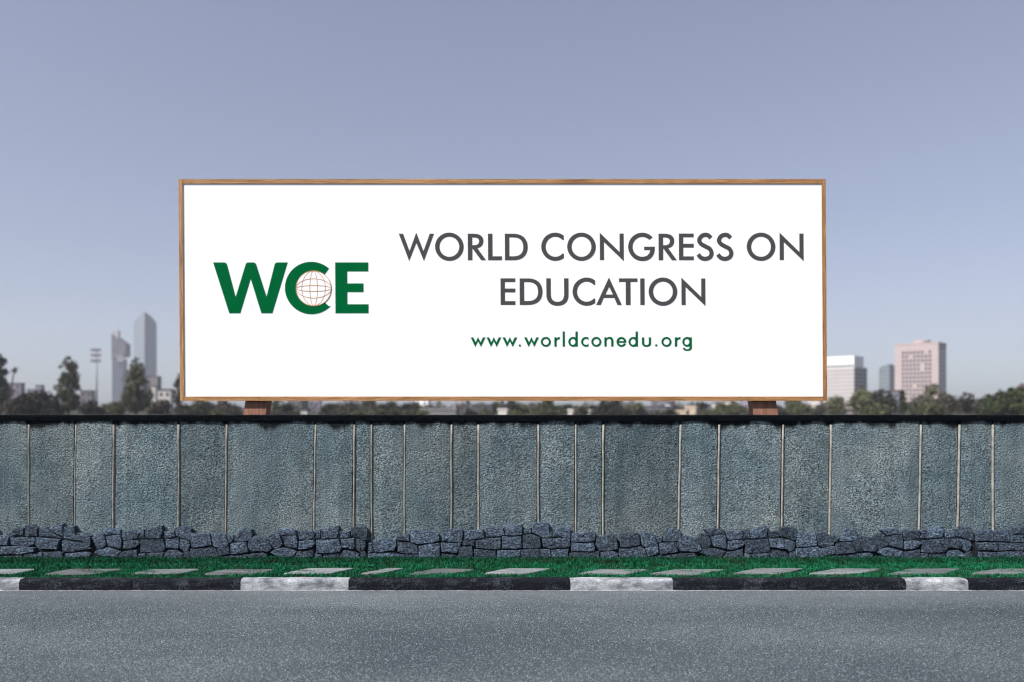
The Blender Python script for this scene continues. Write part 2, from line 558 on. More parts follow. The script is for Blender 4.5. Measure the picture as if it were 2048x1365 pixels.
# rubble foot: stones traced from the photograph, in enlarged pixel units of 1/5.12
U = [  # the pattern that recurs along the wall
    [(-100,350),(20,345),(120,328),(165,360),(190,425),(180,475),(-60,475),(-100,420)], [(-95,190),(105,190),(118,310),(0,330),(-85,335)],
    [(115,195),(185,182),(262,208),(298,310),(215,338),(135,320)], [(275,215),(330,210),(345,235),(330,275),(298,285)],
    [(335,212),(400,190),(412,150),(450,138),(485,150),(525,155),(535,215),(520,260),(440,275),(350,272),(355,235)],
    [(318,290),(440,282),(480,280),(488,340),(505,375),(400,395),(318,402),(312,340)], [(172,345),(296,318),(304,400),(195,418)],
    [(492,290),(510,250),(560,215),(640,230),(690,250),(720,300),(740,350),(690,375),(600,372),(525,372),(495,330)],
    [(690,240),(740,195),(810,200),(830,240),(845,310),(800,340),(755,355),(725,300)], [(770,155),(805,150),(900,145),(980,160),(990,200),(900,205),(825,212),(805,190)],
    [(838,222),(900,212),(990,208),(1000,270),(995,345),(930,335),(865,318),(850,270)], [(1000,170),(1100,165),(1145,160),(1178,200),(1160,240),(1090,255),(1020,265),(1005,220)],
    [(1155,165),(1232,155),(1234,235),(1175,238),(1187,200)], [(1015,275),(1090,262),(1160,265),(1185,290),(1150,330),(1080,350),(1010,350)],
    [(1240,165),(1320,140),(1380,118),(1415,115),(1420,180),(1400,235),(1320,238),(1240,242)], [(1192,260),(1300,258),(1420,250),(1450,340),(1430,375),(1340,385),(1190,385)],
    [(1430,175),(1535,170),(1540,225),(1500,235),(1440,235)], [(1545,140),(1580,130),(1680,125),(1715,145),(1715,250),(1690,262),(1620,240),(1548,215)],
    [(1445,250),(1580,245),(1590,300),(1580,350),(1520,340),(1455,330)], [(1595,250),(1640,255),(1690,280),(1700,310),(1680,360),(1640,378),(1595,345)],
    [(720,385),(770,350),(850,340),(920,352),(990,375),(950,425),(880,430),(800,420)], [(1000,385),(1100,365),(1165,355),(1165,440),(1160,490),(960,490),(960,435)],
    [(440,410),(560,395),(660,388),(690,410),(670,490),(440,490)], [(190,435),(320,415),(430,410),(432,490),(190,490)], [(690,435),(760,428),(860,440),(945,438),(945,490),(690,490)],
    [(1180,400),(1250,395),(1250,490),(1175,490)], [(1260,395),(1430,390),(1420,490),(1258,490)], [(1440,390),(1480,365),(1560,362),(1630,400),(1640,490),(1430,490)],
    [(1645,385),(1690,370),(1705,395),(1705,490),(1650,490)]]
B2 = [[(1775,260),(1850,248),(2005,245),(2015,310),(1990,360),(1900,372),(1850,380),(1790,375),(1765,310)], [(1720,395),(1850,388),(1990,385),(2030,400),(2030,490),(1720,490)],
      [(1725,290),(1755,290),(1770,330),(1785,380),(1725,388)]]
B3 = [[(-30,215),(90,200),(105,275),(0,258),(-35,262)], [(-20,275),(100,290),(175,318),(185,395),(80,398),(-20,380)], [(105,165),(180,158),(330,170),(395,195),(400,265),(300,285),(190,300),(115,275)],
      [(440,160),(530,152),(640,155),(645,200),(630,285),(520,280),(430,270)], [(195,320),(300,300),(405,290),(410,440),(400,490),(195,490)], [(420,290),(520,290),(625,295),(610,340),(580,390),(500,385),(430,375)],
      [(660,165),(850,160),(865,235),(760,250),(660,255)], [(640,265),(765,262),(755,315),(640,310)], [(775,265),(900,245),(1030,235),(1030,345),(900,350),(780,335)],
      [(880,135),(1000,125),(1060,140),(1070,200),(980,220),(880,230)], [(1075,105),(1245,98),(1255,150),(1250,200),(1180,210),(1085,205)], [(1045,222),(1245,222),(1245,340),(1170,350),(1040,345)],
      [(1268,145),(1345,135),(1345,190),(1265,190)], [(1260,215),(1350,200),(1430,235),(1450,300),(1440,335),(1330,345),(1260,345)],
      [(1365,90),(1430,80),(1515,85),(1530,160),(1535,235),(1460,235),(1400,205),(1355,180)], [(1540,170),(1590,190),(1600,220),(1540,230)],
      [(1595,150),(1640,130),(1745,140),(1750,235),(1680,235),(1610,200)], [(1460,250),(1600,240),(1745,245),(1745,320),(1680,335),(1550,345),(1470,320)],
      [(1755,190),(1900,180),(2000,190),(1995,270),(1880,280),(1755,285)], [(1755,295),(1980,290),(2000,330),(1990,370),(1755,375)],
      [(-10,405),(185,408),(185,490),(-10,490)], [(425,400),(580,405),(590,490),(420,490)], [(600,330),(740,325),(752,400),(740,490),(600,490)], [(760,355),(980,365),(985,490),(755,490)],
      [(995,365),(1230,365),(1240,490),(995,490)], [(1240,360),(1415,350),(1440,400),(1460,490),(1250,490)], [(1430,355),(1540,355),(1540,490),(1470,490)], [(1550,355),(1720,350),(1720,490),(1550,490)],
      [(1735,400),(1800,385),(2040,380),(2040,490),(1735,490)]]
B4 = [[(-30,235),(20,220),(130,200),(165,230),(185,300),(180,350),(100,372),(0,370),(-40,310)], [(10,382),(150,375),(185,400),(190,490),(0,490)]]
C1 = [[(-30,215),(60,205),(90,230),(80,310),(-30,310)], [(105,180),(140,140),(240,138),(240,205),(150,220),(100,225)], [(258,115),(330,108),(385,140),(385,215),(260,215)],
      [(400,140),(470,130),(550,200),(620,235),(500,228),(400,220)], [(485,125),(640,95),(640,225),(565,190)], [(650,130),(765,120),(770,200),(850,270),(700,245),(650,235)],
      [(100,235),(360,230),(360,290),(300,320),(200,320),(110,305)], [(375,235),(620,255),(590,350),(400,345),(370,300)], [(640,265),(840,285),(935,345),(800,370),(650,380)],
      [(-30,325),(250,325),(360,335),(360,375),(250,390),(230,405),(-30,400)], [(-30,425),(235,420),(235,490),(-30,490)], [(250,400),(430,385),(430,490),(250,490)],
      [(445,385),(600,375),(650,390),(650,490),(445,490)], [(670,400),(900,378),(925,400),(925,490),(670,490)], [(785,190),(870,190),(925,215),(935,300),(905,335),(850,280),(785,240)]]
Dd = [[(1625,145),(1760,140),(1770,240),(1625,240)], [(1778,148),(1920,140),(1925,245),(1778,245)], [(1930,120),(2060,105),(2060,172),(1932,172)], [(1935,182),(2060,180),(2060,250),(1935,250)],
      [(1605,258),(1800,255),(1800,328),(1640,320)], [(1810,258),(2060,260),(2060,325),(1810,330)], [(1640,345),(1690,338),(1790,345),(1780,388),(1640,388)], [(1640,395),(1780,395),(1780,440),(1640,440)],
      [(1795,340),(1900,335),(1905,440),(1795,440)], [(1912,338),(2060,335),(2060,440),(1912,440)]]
stones = []
def add(polys, off, sc_=5.12, skip=lambda p: False):
    for p in polys:
        if skip(p): continue
        stones.append([(off + x / sc_, 1030 + y / sc_) for x, y in p])
add(U, 400); add(U, 400 - 353 + 1.0, skip=lambda p: sum(x for x, y in p) / len(p) < 700)
add(U, 400 + 858); add(U, 400 + 1211)
add(B2, 400); add(B3, 800); add(B4, 1200); add(C1, 0); add(Dd, 1600, 4.571)
for s in (-744, -1097): add(U, 400 + s)
for s in (1676, 2029): add(U, 400 + s)
foot = mesh('stone_foot', boxv(ends[0][0], ends[-1][0], D_WALL - 0.030, D_WALL - 0.012, -0.01, CAM_H - (1030 + 268 / 5.12 - HZ) * 10.46 / F), BOXF, M['mortar'], wall)
rng = random.Random(33)
DS = 10.44
for poly in stones:
    pts = [Vector((X(x, DS), CAM_H - (y - HZ) * DS / F)) for x, y in poly]
    # resample the outline evenly
    per = sum((pts[i] - pts[i - 1]).length for i in range(len(pts)))
    n = max(10, min(18, int(per / 0.07)))
    res = []
    acc, i, L = 0.0, 0, len(pts)
    seg = [(pts[k], pts[(k + 1) % L]) for k in range(L)]
    for k in range(n):
        t = per * k / n
        a = 0
        for p, q in seg:
            l = (q - p).length
            if t <= a + l or (p, q) == seg[-1]:
                res.append(p.lerp(q, min(1, (t - a) / max(l, 1e-6)))); break
            a += l
    for p in pts:      # keep the traced corners
        k = min(range(n), key=lambda q: (res[q] - p).length)
        res[k] = res[k].lerp(p, 0.97)
    cen = sum(res, Vector((0, 0))) / n
    size = math.sqrt(per)
    res = [p + Vector((rng.uniform(-.005, .005), rng.uniform(-.005, .005))) for p in res]
    gap = -0.0025
    res = [cen + (p - cen) * (1 - gap / max((p - cen).length, 0.03)) for p in res]
    yf = 10.445 - rng.uniform(0, 0.022) - (0.012 if cen.y < 0.32 else 0)
    rings = []
    rings.append([(p.x, D_WALL - 0.004, p.y) for p in res])
    rings.append([(p.x, yf + 0.018 + rng.uniform(-.007, .007), p.y) for p in res])
    tx, tz = rng.uniform(-.04, .04), rng.uniform(-.09, .03)
    for f, dy in ((None, 0.0), (0.5, -0.003)):
        ring = []
        for p in res:
            q = cen + (p - cen) * ((f or max(.7, 1 - .007 / (p - cen).length)) + rng.uniform(-.03, .03) * (1 if f else .4))
            ring.append((q.x, yf + dy + rng.uniform(-.006, .006) + tx * (q.x - cen.x) + tz * (cen.y - q.y), q.y))
        rings.append(ring)
    vs = [v for r in rings for v in r] + [(cen.x, yf - 0.004 + rng.uniform(-.008, .008), cen.y)]
    fs = []
    for r in range(len(rings) - 1):
        for k in range(n):
            fs.append((r * n + k, r * n + (k + 1) % n, (r + 1) * n + (k + 1) % n, (r + 1) * n + k))
    for k in range(n):
        fs.append(((len(rings) - 1) * n + k, (len(rings) - 1) * n + (k + 1) % n, len(vs) - 1))
    area = sum(res[k - 1].x * res[k].y - res[k].x * res[k - 1].y for k in range(n))
    if area < 0: fs = [f[::-1] for f in fs]
    mesh('stone', vs, fs, M['stone'], foot)


# ---------------------------------------------------------------- grass on the verge
def in_poly(px, py, poly):
    inside = np.zeros(px.shape, bool)
    j = len(poly) - 1
    for i in range(len(poly)):
        xi, yi = poly[i]; xj, yj = poly[j]
        c = ((yi > py) != (yj > py)) & (px < (xj - xi) * (py - yi) / (yj - yi + 1e-12) + xi)
        inside ^= c
        j = i
    return inside


def grass(name, label, n, seed, y0=9.125, tall=0.0, cols=((0.003, 0.026, 0.013), (0.016, 0.19, 0.085))):
    r = np.random.default_rng(seed)
    x = r.uniform(-9.6, 9.6, n); y = r.uniform(y0, 10.44, n)
    # patchy cover
    pat = np.sin(x * 2.1 + 1.3 * np.sin(y * 4)) * np.sin(x * 5.3 + y * 7) * 0.5 + 0.5
    keep = r.random(n) < 0.50 + 0.50 * pat
    for s in slabs:
        ins = in_poly(x, y, [(a, b) for a, b in s])
        cx_ = np.mean([a for a, b in s]); cy_ = np.mean([b for a, b in s])
        core = in_poly(cx_ + (x - cx_) / 0.965, cy_ + (y - cy_) / 0.86, s)
        over = np.sin(x * 6.1 + cx_ * 3) + np.sin(y * 23 + x * 9) > 1.25 - 0.5 * math.sin(cx_ * 5.3)
        keep &= ~((core & ~(over & (r.random(n) < .55))) | (ins & ~core & (r.random(n) < 0.45)))
    x, y, pat = x[keep], y[keep], pat[keep]
    n = len(x)
    back = np.clip((y - 10.12) / 0.25, 0, 1)
    h = r.uniform(0.016, 0.040, n) * (0.8 + 0.5 * pat) * np.where(y < 9.3, 0.8, 1) + tall * r.random(n) ** 2
    wd = r.uniform(0.0028, 0.0055, n) * (1 + 0.2 * back)
    az = r.uniform(0, 2 * np.pi, n); ln = r.uniform(0.25, 1.05, n) * h
    fa = az + r.uniform(-1.2, 1.2, n) + np.pi / 2
    dx, dy = np.cos(az) * ln, np.sin(az) * ln
    ux, uy = np.cos(fa) * wd, np.sin(fa) * wd
    V = np.zeros((n, 5, 3))
    V[:, 0] = np.stack([x - ux, y - uy, np.full(n, VZ - .004)], 1)
    V[:, 1] = np.stack([x + ux, y + uy, np.full(n, VZ - .004)], 1)
    V[:, 2] = np.stack([x + dx * .35 + ux * .8, y + dy * .35 + uy * .8, VZ + h * .6], 1)
    V[:, 3] = np.stack([x + dx * .35 - ux * .8, y + dy * .35 - uy * .8, VZ + h * .6], 1)
    V[:, 4] = np.stack([x + dx, y + dy, VZ + h], 1)
    b = np.arange(n) * 5
    loops = np.stack([b, b + 1, b + 2, b + 3, b + 3, b + 2, b + 4], 1).ravel()
    starts = np.stack([np.arange(n) * 7, np.arange(n) * 7 + 4], 1).ravel()
    me = bpy.data.meshes.new(name)
    me.vertices.add(n * 5); me.loops.add(n * 7); me.polygons.add(n * 2)
    me.vertices.foreach_set('co', V.ravel())
    me.loops.foreach_set('vertex_index', loops.astype(np.int32))
    me.polygons.foreach_set('loop_start', starts.astype(np.int32))
    me.update(); me.validate()
    me.materials.append(mat_leaf('teal_green_grass', *cols, 0.8, True))
    o = bpy.data.objects.new(name, me); C.objects.link(o)
    return tag(o, label, 'grass', kind='stuff')


grass('grass', 'short deep green grass along the foot of the wall', 230000, 5)
grass('tall_grass', 'darker longer grass growing up against the rubble stones', 42000, 15, 10.08, 0.035, ((0.003, 0.016, 0.010), (0.012, 0.085, 0.045)))


# ---------------------------------------------------------------- billboard
D_B = 11.2
bb = empty('billboard', P(1006, 815, D_B).xyz * Vector((1, 1, 0)))
tag(bb, 'wide white billboard in a wooden frame on two posts behind the wall', 'billboard')
def SH(py): return 3.0 * (py - 580) / 444.0        # the frame stands slightly out of true
def PB(px, py, y=D_B):
    p = P(px + SH(py), py, D_B); p.y = y
    return p
def prism(name, outline, y0, y1, mat, parent, holes=(), world=True):
    """flat shape in photo pixels, extruded from y1 (back) to y0 (front)"""
    loops = [list(outline)] + [list(h) for h in holes]
    loops3 = [[Vector((p[0], -p[1], 0)) for p in l] for l in loops]
    tris = tessellate_polygon(loops3)
    flat = [p for l in loops for p in l]
    nfl = len(flat)
    vs = [PB(p[0], p[1], y0) for p in flat] + [PB(p[0], p[1], y1) for p in flat]
    fs = []
    for a, b, c in tris:
        A, B_, C_ = (loops3f[i] for i in ()) if False else (Vector((flat[a][0], -flat[a][1])), Vector((flat[b][0], -flat[b][1])), Vector((flat[c][0], -flat[c][1])))
        cr = (B_ - A).cross(C_ - A)
        fs.append((a, b, c) if cr > 0 else (a, c, b))
    o = 0
    for l in loops:
        n = len(l)
        for i in range(n):
            fs.append((o + i, o + (i + 1) % n, nfl + o + (i + 1) % n, nfl + o + i))
        o += n
    return mesh(name, vs, fs, mat, parent)


rect = lambda x0, y0, x1, y1: [(x0, y0), (x1, y0), (x1, y1), (x0, y1)]
panel = prism('panel', rect(363, 363, 1649, 799), D_B, D_B + 0.05, M['panel'], bb)
FW = 9
prism('frame_beam', rect(367.5, 359, 1644, 368), D_B - 0.014, D_B + 0.050, M['wood_x'], bb)
prism('frame_beam', rect(367.5, 793.5, 1644, 802), D_B - 0.014, D_B + 0.050, M['wood_x'], bb)
prism('frame_beam', rect(359.5, 359, 367.2, 802), D_B - 0.016, D_B + 0.053, M['wood_z'], bb)
prism('frame_beam', rect(1644.3, 359, 1652, 802), D_B - 0.016, D_B + 0.053, M['wood_z'], bb)
for y in (430, 580, 730):
    lx_, rx_ = 515 - (y - 802) * -.17, 1526 + (y - 802) * .15
    for a_, c_ in ((372, lx_ - 32), (lx_ + 32, rx_ - 32), (rx_ + 32, 1640)):
        prism('back_rail', rect(a_, y - 6, c_, y + 6), D_B + 0.052, D_B + 0.098, M['post'], bb)
for (t0, t1, b0, b1) in ((493, 537, 488.5, 533), (1502, 1550, 1506, 1554)):
    def leg(py, side):
        a, b = ((t0, b0), (t1, b1))[side]
        return a + (b - a) * (py - 802) / 28.0
    gy = HZ + CAM_H * F / (D_B + 0.16)
    ys = [420, 560, 700, 802, 830, 960, gy + 14]
    vs = []
    for y in ys:
        for s, dd in ((0, .054), (1, .054), (1, .26), (0, .26)):
            p = P(leg(y, s), y, D_B + 0.1); p.y = D_B + dd
            vs.append(p)
    fs = []
    for i in range(len(ys) - 1):
        for k in range(4):
            fs.append((i * 4 + k, i * 4 + (k + 1) % 4, (i + 1) * 4 + (k + 1) % 4, (i + 1) * 4 + k))
    fs += [(0, 1, 2, 3), tuple(len(vs) - 4 + k for k in (3, 2, 1, 0))]
    o = mesh('post', vs, fs, M['post'], bb)


# ---- lettering: outlines traced in enlarged pixels
def arc(cx, cy, rx, ry, a0, a1, n=28):
    return [(cx + rx * math.cos(R(a0 + (a1 - a0) * i / n)), cy - ry * math.sin(R(a0 + (a1 - a0) * i / n))) for i in range(n + 1)]
def ell(cx, cy, rx, ry, n=56): return arc(cx, cy, rx, ry, 0, 360, n)[:-1]
def bz(p0, p1, p2, p3, n=12):
    o = []
    for i in range(1, n + 1):
        t = i / n; s = 1 - t
        o.append(tuple(s**3 * a + 3 * s * s * t * b + 3 * s * t * t * c + t**3 * d for a, b, c, d in zip(p0, p1, p2, p3)))
    return o
def stroke(ctrl, hw, n=8):
    pts = []
    for i in range(len(ctrl) - 1):
        p0, p1, p2, p3 = (ctrl[max(i - 1, 0)], ctrl[i], ctrl[i + 1], ctrl[min(i + 2, len(ctrl) - 1)])
        for k in range(n):
            t = k / n
            pts.append(tuple(0.5 * (2 * b + (c - a) * t + (2 * a - 5 * b + 4 * c - d) * t * t + (-a + 3 * b - 3 * c + d) * t**3) for a, b, c, d in zip(p0, p1, p2, p3)))
    pts.append(ctrl[-1])
    L, Rr = [], []
    for i, p in enumerate(pts):
        a, b = Vector(pts[max(i - 1, 0)]), Vector(pts[min(i + 1, len(pts) - 1)])
        t = (b - a).normalized(); nn = Vector((-t.y, t.x)) * hw
        L.append((p[0] + nn.x, p[1] + nn.y)); Rr.append((p[0] - nn.x, p[1] - nn.y))
    return L + Rr[::-1]

A_ = lambda p: (780 + p[0] / 4.6545, 440 + p[1] / 4.6545)
B_ = lambda p: (1200 + p[0] / 4.4522, 440 + p[1] / 4.4522)
L_ = lambda p: (400 + p[0] / 5.6889, 500 + p[1] / 5.6889)
LZ0, LZ1 = D_B - 0.004, D_B + 0.004
def glyph(tr, shape, mat, dx=0, dy=0, y0=LZ0):
    out, holes = (shape if isinstance(shape, tuple) else (shape, []))
    f = lambda l: [tr((x + dx, y + dy)) for x, y in l]
    return prism('letter', f(out), y0, LZ1, mat, panel, [f(h) for h in holes])

gW = [(85,130),(125,130),(184,292),(248,120),(314,292),(373,130),(412,130),(317,384),(248,214),(180,384)]
gO = (ell(555, 251, 133, 131), [ell(555, 251, 92, 94)])
gR = ([(727,130),(785,130)] + bz((785,130),(850,132),(872,160),(872,195)) + bz((872,195),(872,232),(850,258),(815,263)) + [(896,376),(850,376),(769,266),(768,376),(727,376)],
      [[(768,164),(780,164)] + bz((780,164),(818,164),(832,178),(832,200)) + bz((832,200),(832,224),(815,237),(780,237)) + [(768,237)]])
gL = [(915,130),(956,130),(956,340),(1044,340),(1044,376),(915,376)]
gD = ([(1072,130),(1150,130)] + bz((1150,130),(1235,130),(1284,175),(1284,253)) + bz((1284,253),(1284,330),(1235,376),(1150,376)) + [(1072,376)],
      [[(1113,163),(1150,163)] + bz((1150,163),(1210,163),(1243,195),(1243,253)) + bz((1243,253),(1243,312),(1210,340),(1150,340)) + [(1113,340)]])
gC = [(1620,148)] + arc(1541, 251, 131, 131, 53, 307) + [(1620,357),(1620,316)] + arc(1541, 251, 90, 94, 318, 42) + [(1620,186)]
gE = [(705,123),(836,123),(836,155),(743,155),(743,214),(836,214),(836,247),(743,247),(743,326),(836,326),(836,359),(705,359)]
gN = [(1602,115),(1778,288),(1778,123),(1814,123),(1814,368),(1638,198),(1638,358),(1602,358)]
gG = [(470,158)] + arc(379, 241, 126, 126, 46, 270) + bz((379,367),(450,367),(490,320),(490,250)) + [(490,240),(395,240),(395,269),(450,269)] + \
     bz((450,269),(443,308),(420,328),(379,330)) + arc(379, 241, 87, 89, 268, 48) + [(441,178)]
gS = stroke([(989,162),(966,139),(938,134),(906,146),(886,181),(902,214),(942,238),(980,260),(995,297),(980,333),(938,348),(900,337),(876,308)], 18.5)
gU = [(1455,545),(1496,545),(1496,690)] + bz((1496,690),(1496,740),(1520,764),(1558,764)) + bz((1558,764),(1597,764),(1620,740),(1620,690)) + [(1620,545),(1661,545),(1661,700)] + \
     bz((1661,700),(1661,765),(1620,800),(1558,800)) + bz((1558,800),(1496,800),(1455,765),(1455,700))
gA = ([(80,513),(193,758),(153,758),(127,695),(32,695),(5,758),(-35,758)], [[(80,597),(115,666),(47,666)]])
gT = [(169,522),(333,522),(333,553),(271,553),(271,758),(229,758),(229,553),(169,553)]
gI = [(358,522),(396,522),(396,758),(358,758)]
ink = M['grey_ink']
glyph(A_, gW, ink); glyph(A_, gO, ink); glyph(A_, gR, ink); glyph(A_, gL, ink); glyph(A_, gD, ink); glyph(A_, gC, ink)
glyph(A_, gO, ink, 1230); glyph(B_, gN, ink, -1601); glyph(B_, gG, ink)
gR_B = tuple([[(p[0] * .9566 + 524 - 727 * .9566, p[1] * .9566) for p in l] for l in ([gR[0]] + gR[1])])
glyph(B_, (gR_B[0], [gR_B[1]]), ink)
glyph(B_, gE, ink); glyph(B_, gS, ink); glyph(B_, gS, ink, 175.5)
glyph(A_, gO, ink, 1980 - 555 + 0.0 + (1200 - 780) * 4.6545 + 1436 / 4.4522 * 4.6545 - 1980); glyph(B_, gN, ink)
glyph(B_, gE, ink, (780 + 1029 / 4.6545 - 1200) * 4.4522 - 705, 398.5); glyph(A_, gD, ink, 1207 - 1072, 416); glyph(A_, gU, ink); glyph(A_, gC, ink, 1699 - 1410, 418)
glyph(B_, gA, ink); glyph(B_, gT, ink); glyph(B_, gI, ink)
glyph(A_, gO, ink, (1200 - 780) * 4.6545 + 560 / 4.4522 * 4.6545 - 555, 418); glyph(B_, gN, ink, 725 - 1602, 400)

# web address
gr = M['green_ink']
lw = [(748,1095),(773,1095),(794,1141),(816,1091),(840,1141),(861,1095),(885,1095),(842,1184),(816,1130),(789,1184)]
for x in (748, 895, 1044, 1245): glyph(A_, lw, gr, x - 748)
dot = ell(1205, 1170, 10.5, 10.5, 16); glyph(A_, dot, gr)
lo = (ell(1447, 1136, 47, 46, 36), [ell(1447, 1136, 28, 28, 30)])
glyph(A_, lo, gr); glyph(A_, lo, gr, 470)
lr = [(1526,1094),(1547,1094),(1547,1107)] + bz((1547,1107),(1554,1093),(1567,1089),(1581,1094), 6) + [(1573,1114)] + bz((1573,1114),(1558,1108),(1547,1118),(1547,1142), 6) + [(1547,1180),(1526,1180)]
glyph(A_, lr, gr)
glyph(A_, rect(1604, 1040, 1624, 1180), gr)
ld = ([(1723,1040),(1744,1040),(1744,1180),(1723,1180),(1723,1170)] + arc(1703, 1136, 47, 46, 305, 55, 30) + [(1723,1102)], [ell(1698.5, 1136, 23.5, 28, 26)])
glyph(A_, ld, gr)
lc = [(1844,1102)] + arc(1822, 1136, 47, 46, 62, 298, 26) + [(1844,1172),(1844,1150)] + arc(1822, 1136, 28, 28, 312, 48, 24) + [(1844,1122)]
glyph(A_, lc, gr)
ln_ = [(35,1046),(54,1046),(54,1057)] + bz((54,1057),(62,1046),(72,1042),(82,1042), 6) + bz((82,1042),(105,1042),(116,1057),(116,1080), 6) + [(116,1128),(96,1128),(96,1083)] + \
      bz((96,1083),(96,1068),(90,1060),(77,1060), 6) + bz((77,1060),(62,1060),(55,1070),(55,1088), 6) + [(55,1128),(35,1128)]
glyph(B_, ln_, gr)
le = ([(231,1094)] + arc(187, 1087, 44, 44, 0, 336, 34) + [(209,1098)] + arc(187, 1087, 25, 27, 332, 196, 18), [[(164,1080)] + arc(187, 1085, 23, 24, 165, 15, 14) + [(210,1080)]])
glyph(B_, le, gr)
ldB = lambda dx: [[(p[0] * .9566 + dx, p[1] * .9566) for p in l] for l in ([ld[0]] + ld[1])]
q = ldB(334 - 1744 * .9566); glyph(B_, (q[0], [q[1]]), gr)
lu = [(370,1047),(390,1047),(390,1095)] + bz((390,1095),(390,1108),(396,1115),(410,1115), 6) + bz((410,1115),(424,1115),(431,1108),(431,1095), 6) + [(431,1047),(451,1047),(451,1098)] + \
     bz((451,1098),(451,1120),(436,1131),(410,1131), 6) + bz((410,1131),(385,1131),(370,1120),(370,1098), 6)
glyph(B_, lu, gr)
glyph(B_, ell(497, 1118, 10, 10, 16), gr)
glyph(B_, (ell(588, 1087, 45, 44, 36), [ell(588, 1087, 27, 27, 30)]), gr)
glyph(B_, [(p[0] * .9566 + 663 - 1526 * .9566, p[1] * .9566) for p in lr], gr)
lg = ([(794,1047),(814,1047),(814,1135)] + bz((814,1135),(814,1158),(798,1167),(771,1167), 8) + bz((771,1167),(748,1167),(735,1157),(733,1141), 8) + [(753,1141)] +
      bz((753,1141),(755,1150),(760,1152),(771,1152), 6) + bz((771,1152),(788,1152),(794,1145),(794,1130), 6) + [(794,1119)] + arc(774, 1087, 45, 44, 305, 55, 28) + [(794,1055)], [ell(769.5, 1087, 22.5, 26, 26)])
glyph(B_, lg, gr)

# emblem: big green W, C, E and a globe over the C
lgW = [(152,144),(268,144)] + bz((268,144),(296,144),(306,154),(312,175), 6) + [(406,538),(518,178)] + bz((518,178),(526,150),(536,144),(560,144), 6) + [(600,144)] + \
      bz((600,144),(628,144),(637,152),(645,178), 6) + [(757,535),(850,175)] + bz((850,175),(856,152),(866,144),(892,144), 6) + [(1000,144),(822,722),(697,722),(578,330),(457,722),(332,722)]
glyph(L_, lgW, gr)
glyph(L_, [(1470,213)] + arc(1268, 435, 301, 298, 49, 316, 60) + [(1462,640),(1418,597)] + arc(1294, 440, 188, 188, 308, 52, 50) + [(1418,282)], gr)
glyph(L_, [(1540,144),(1916,144),(1916,246),(1676,246),(1676,383),(1860,383),(1860,481),(1676,481),(1676,620),(1916,620),(1916,722),(1540,722)], gr)
globe = prism('globe', [L_(p) for p in ell(1294, 440, 200, 200, 72)], D_B - 0.007, D_B - 0.0045, M['panel'], panel)
k = 0
for rx, ry in ((199, 199), (134, 197), (43, 197), (199, 110), (199, 33)):
    k += 1
    prism('globe_line', [L_(p) for p in ell(1294, 440, rx + 3.5, ry + 3.5, 72)], D_B - 0.0075 - 0.0006 * k, D_B - 0.0068, M['gold_ink'], globe,
          [[L_(p) for p in ell(1294, 440, rx - 3.5, ry - 3.5, 72)]])


# ---------------------------------------------------------------- trees
M['bark'] = plain('grey_brown_bark', (0.09, 0.07, 0.055), 0.95, 0.4, 6)
M['leaf_olive'] = mat_leaf('olive_foliage', (0.026, 0.029, 0.016), (0.150, 0.150, 0.082))
M['leaf_dark'] = mat_leaf('dark_foliage', (0.012, 0.013, 0.010), (0.050, 0.050, 0.036))
M['leaf_dull'] = mat_leaf('dull_brown_green_foliage', (0.030, 0.028, 0.022), (0.105, 0.095, 0.072))
M['leaf_green'] = mat_leaf('fresh_green_foliage', (0.014, 0.019, 0.009), (0.062, 0.074, 0.032))


def crown(name, H, Wd, z0, prof, mat, parent, seed, nl=1500, leaf=0.55, lobes=26):
    """leaf clumps spread through the crown's volume; prof(t) = relative half width at height t"""
    r = np.random.default_rng(seed)
    lobes = int(60 + 1.2 * (H - z0) / max(Wd, .5) * 12)
    pf = np.vectorize(prof)
    # lobes by envelope area, so that the crown is closed but its edge stays uneven
    tt = r.random(lobes * 6); keep = r.random(lobes * 6) < np.clip(pf(tt) + .12, 0, 1)
    t = tt[keep][:lobes]; lobes = len(t)
    a = r.uniform(0, 2 * np.pi, lobes)
    rad = pf(t) * Wd * np.sqrt(r.uniform(0.0, 1.0, lobes)) * r.uniform(.78, .95, lobes)
    cl = np.stack([np.cos(a) * rad, np.sin(a) * rad, z0 + t * (H - z0) * .97], 1)
    cs = (0.17 + 0.18 * r.random(lobes)) * Wd * (0.55 + 0.6 * pf(t))
    which = r.choice(lobes, nl, p=cs**2 / (cs**2).sum())
    d = r.normal(size=(nl, 3)); d /= np.linalg.norm(d, axis=1)[:, None]
    c = cl[which] + d * (cs[which] * r.uniform(.4, 1.05, nl))[:, None]
    c[:, 2] = np.maximum(c[:, 2], z0 * .6)
    u = r.normal(size=(nl, 3)); u /= np.linalg.norm(u, axis=1)[:, None]
    nrm = d + r.normal(size=(nl, 3)) * .5
    v = np.cross(nrm, u); v /= np.linalg.norm(v, axis=1)[:, None] + 1e-9
    u = np.cross(v, nrm); u /= np.linalg.norm(u, axis=1)[:, None] + 1e-9
    s = leaf * r.uniform(.6, 1.3, nl)[:, None]
    V = np.stack([c - u * s * .5, c + v * s * .4, c + u * s * .5, c - v * s * .4], 1).reshape(-1, 3)
    idx = np.arange(nl * 4).reshape(-1, 4)
    me = bpy.data.meshes.new(name)
    me.from_pydata(V.tolist(), [], idx.tolist())
    me.materials.append(mat)
    o = bpy.data.objects.new(name, me); C.objects.link(o); o.parent = parent
    return o, cl


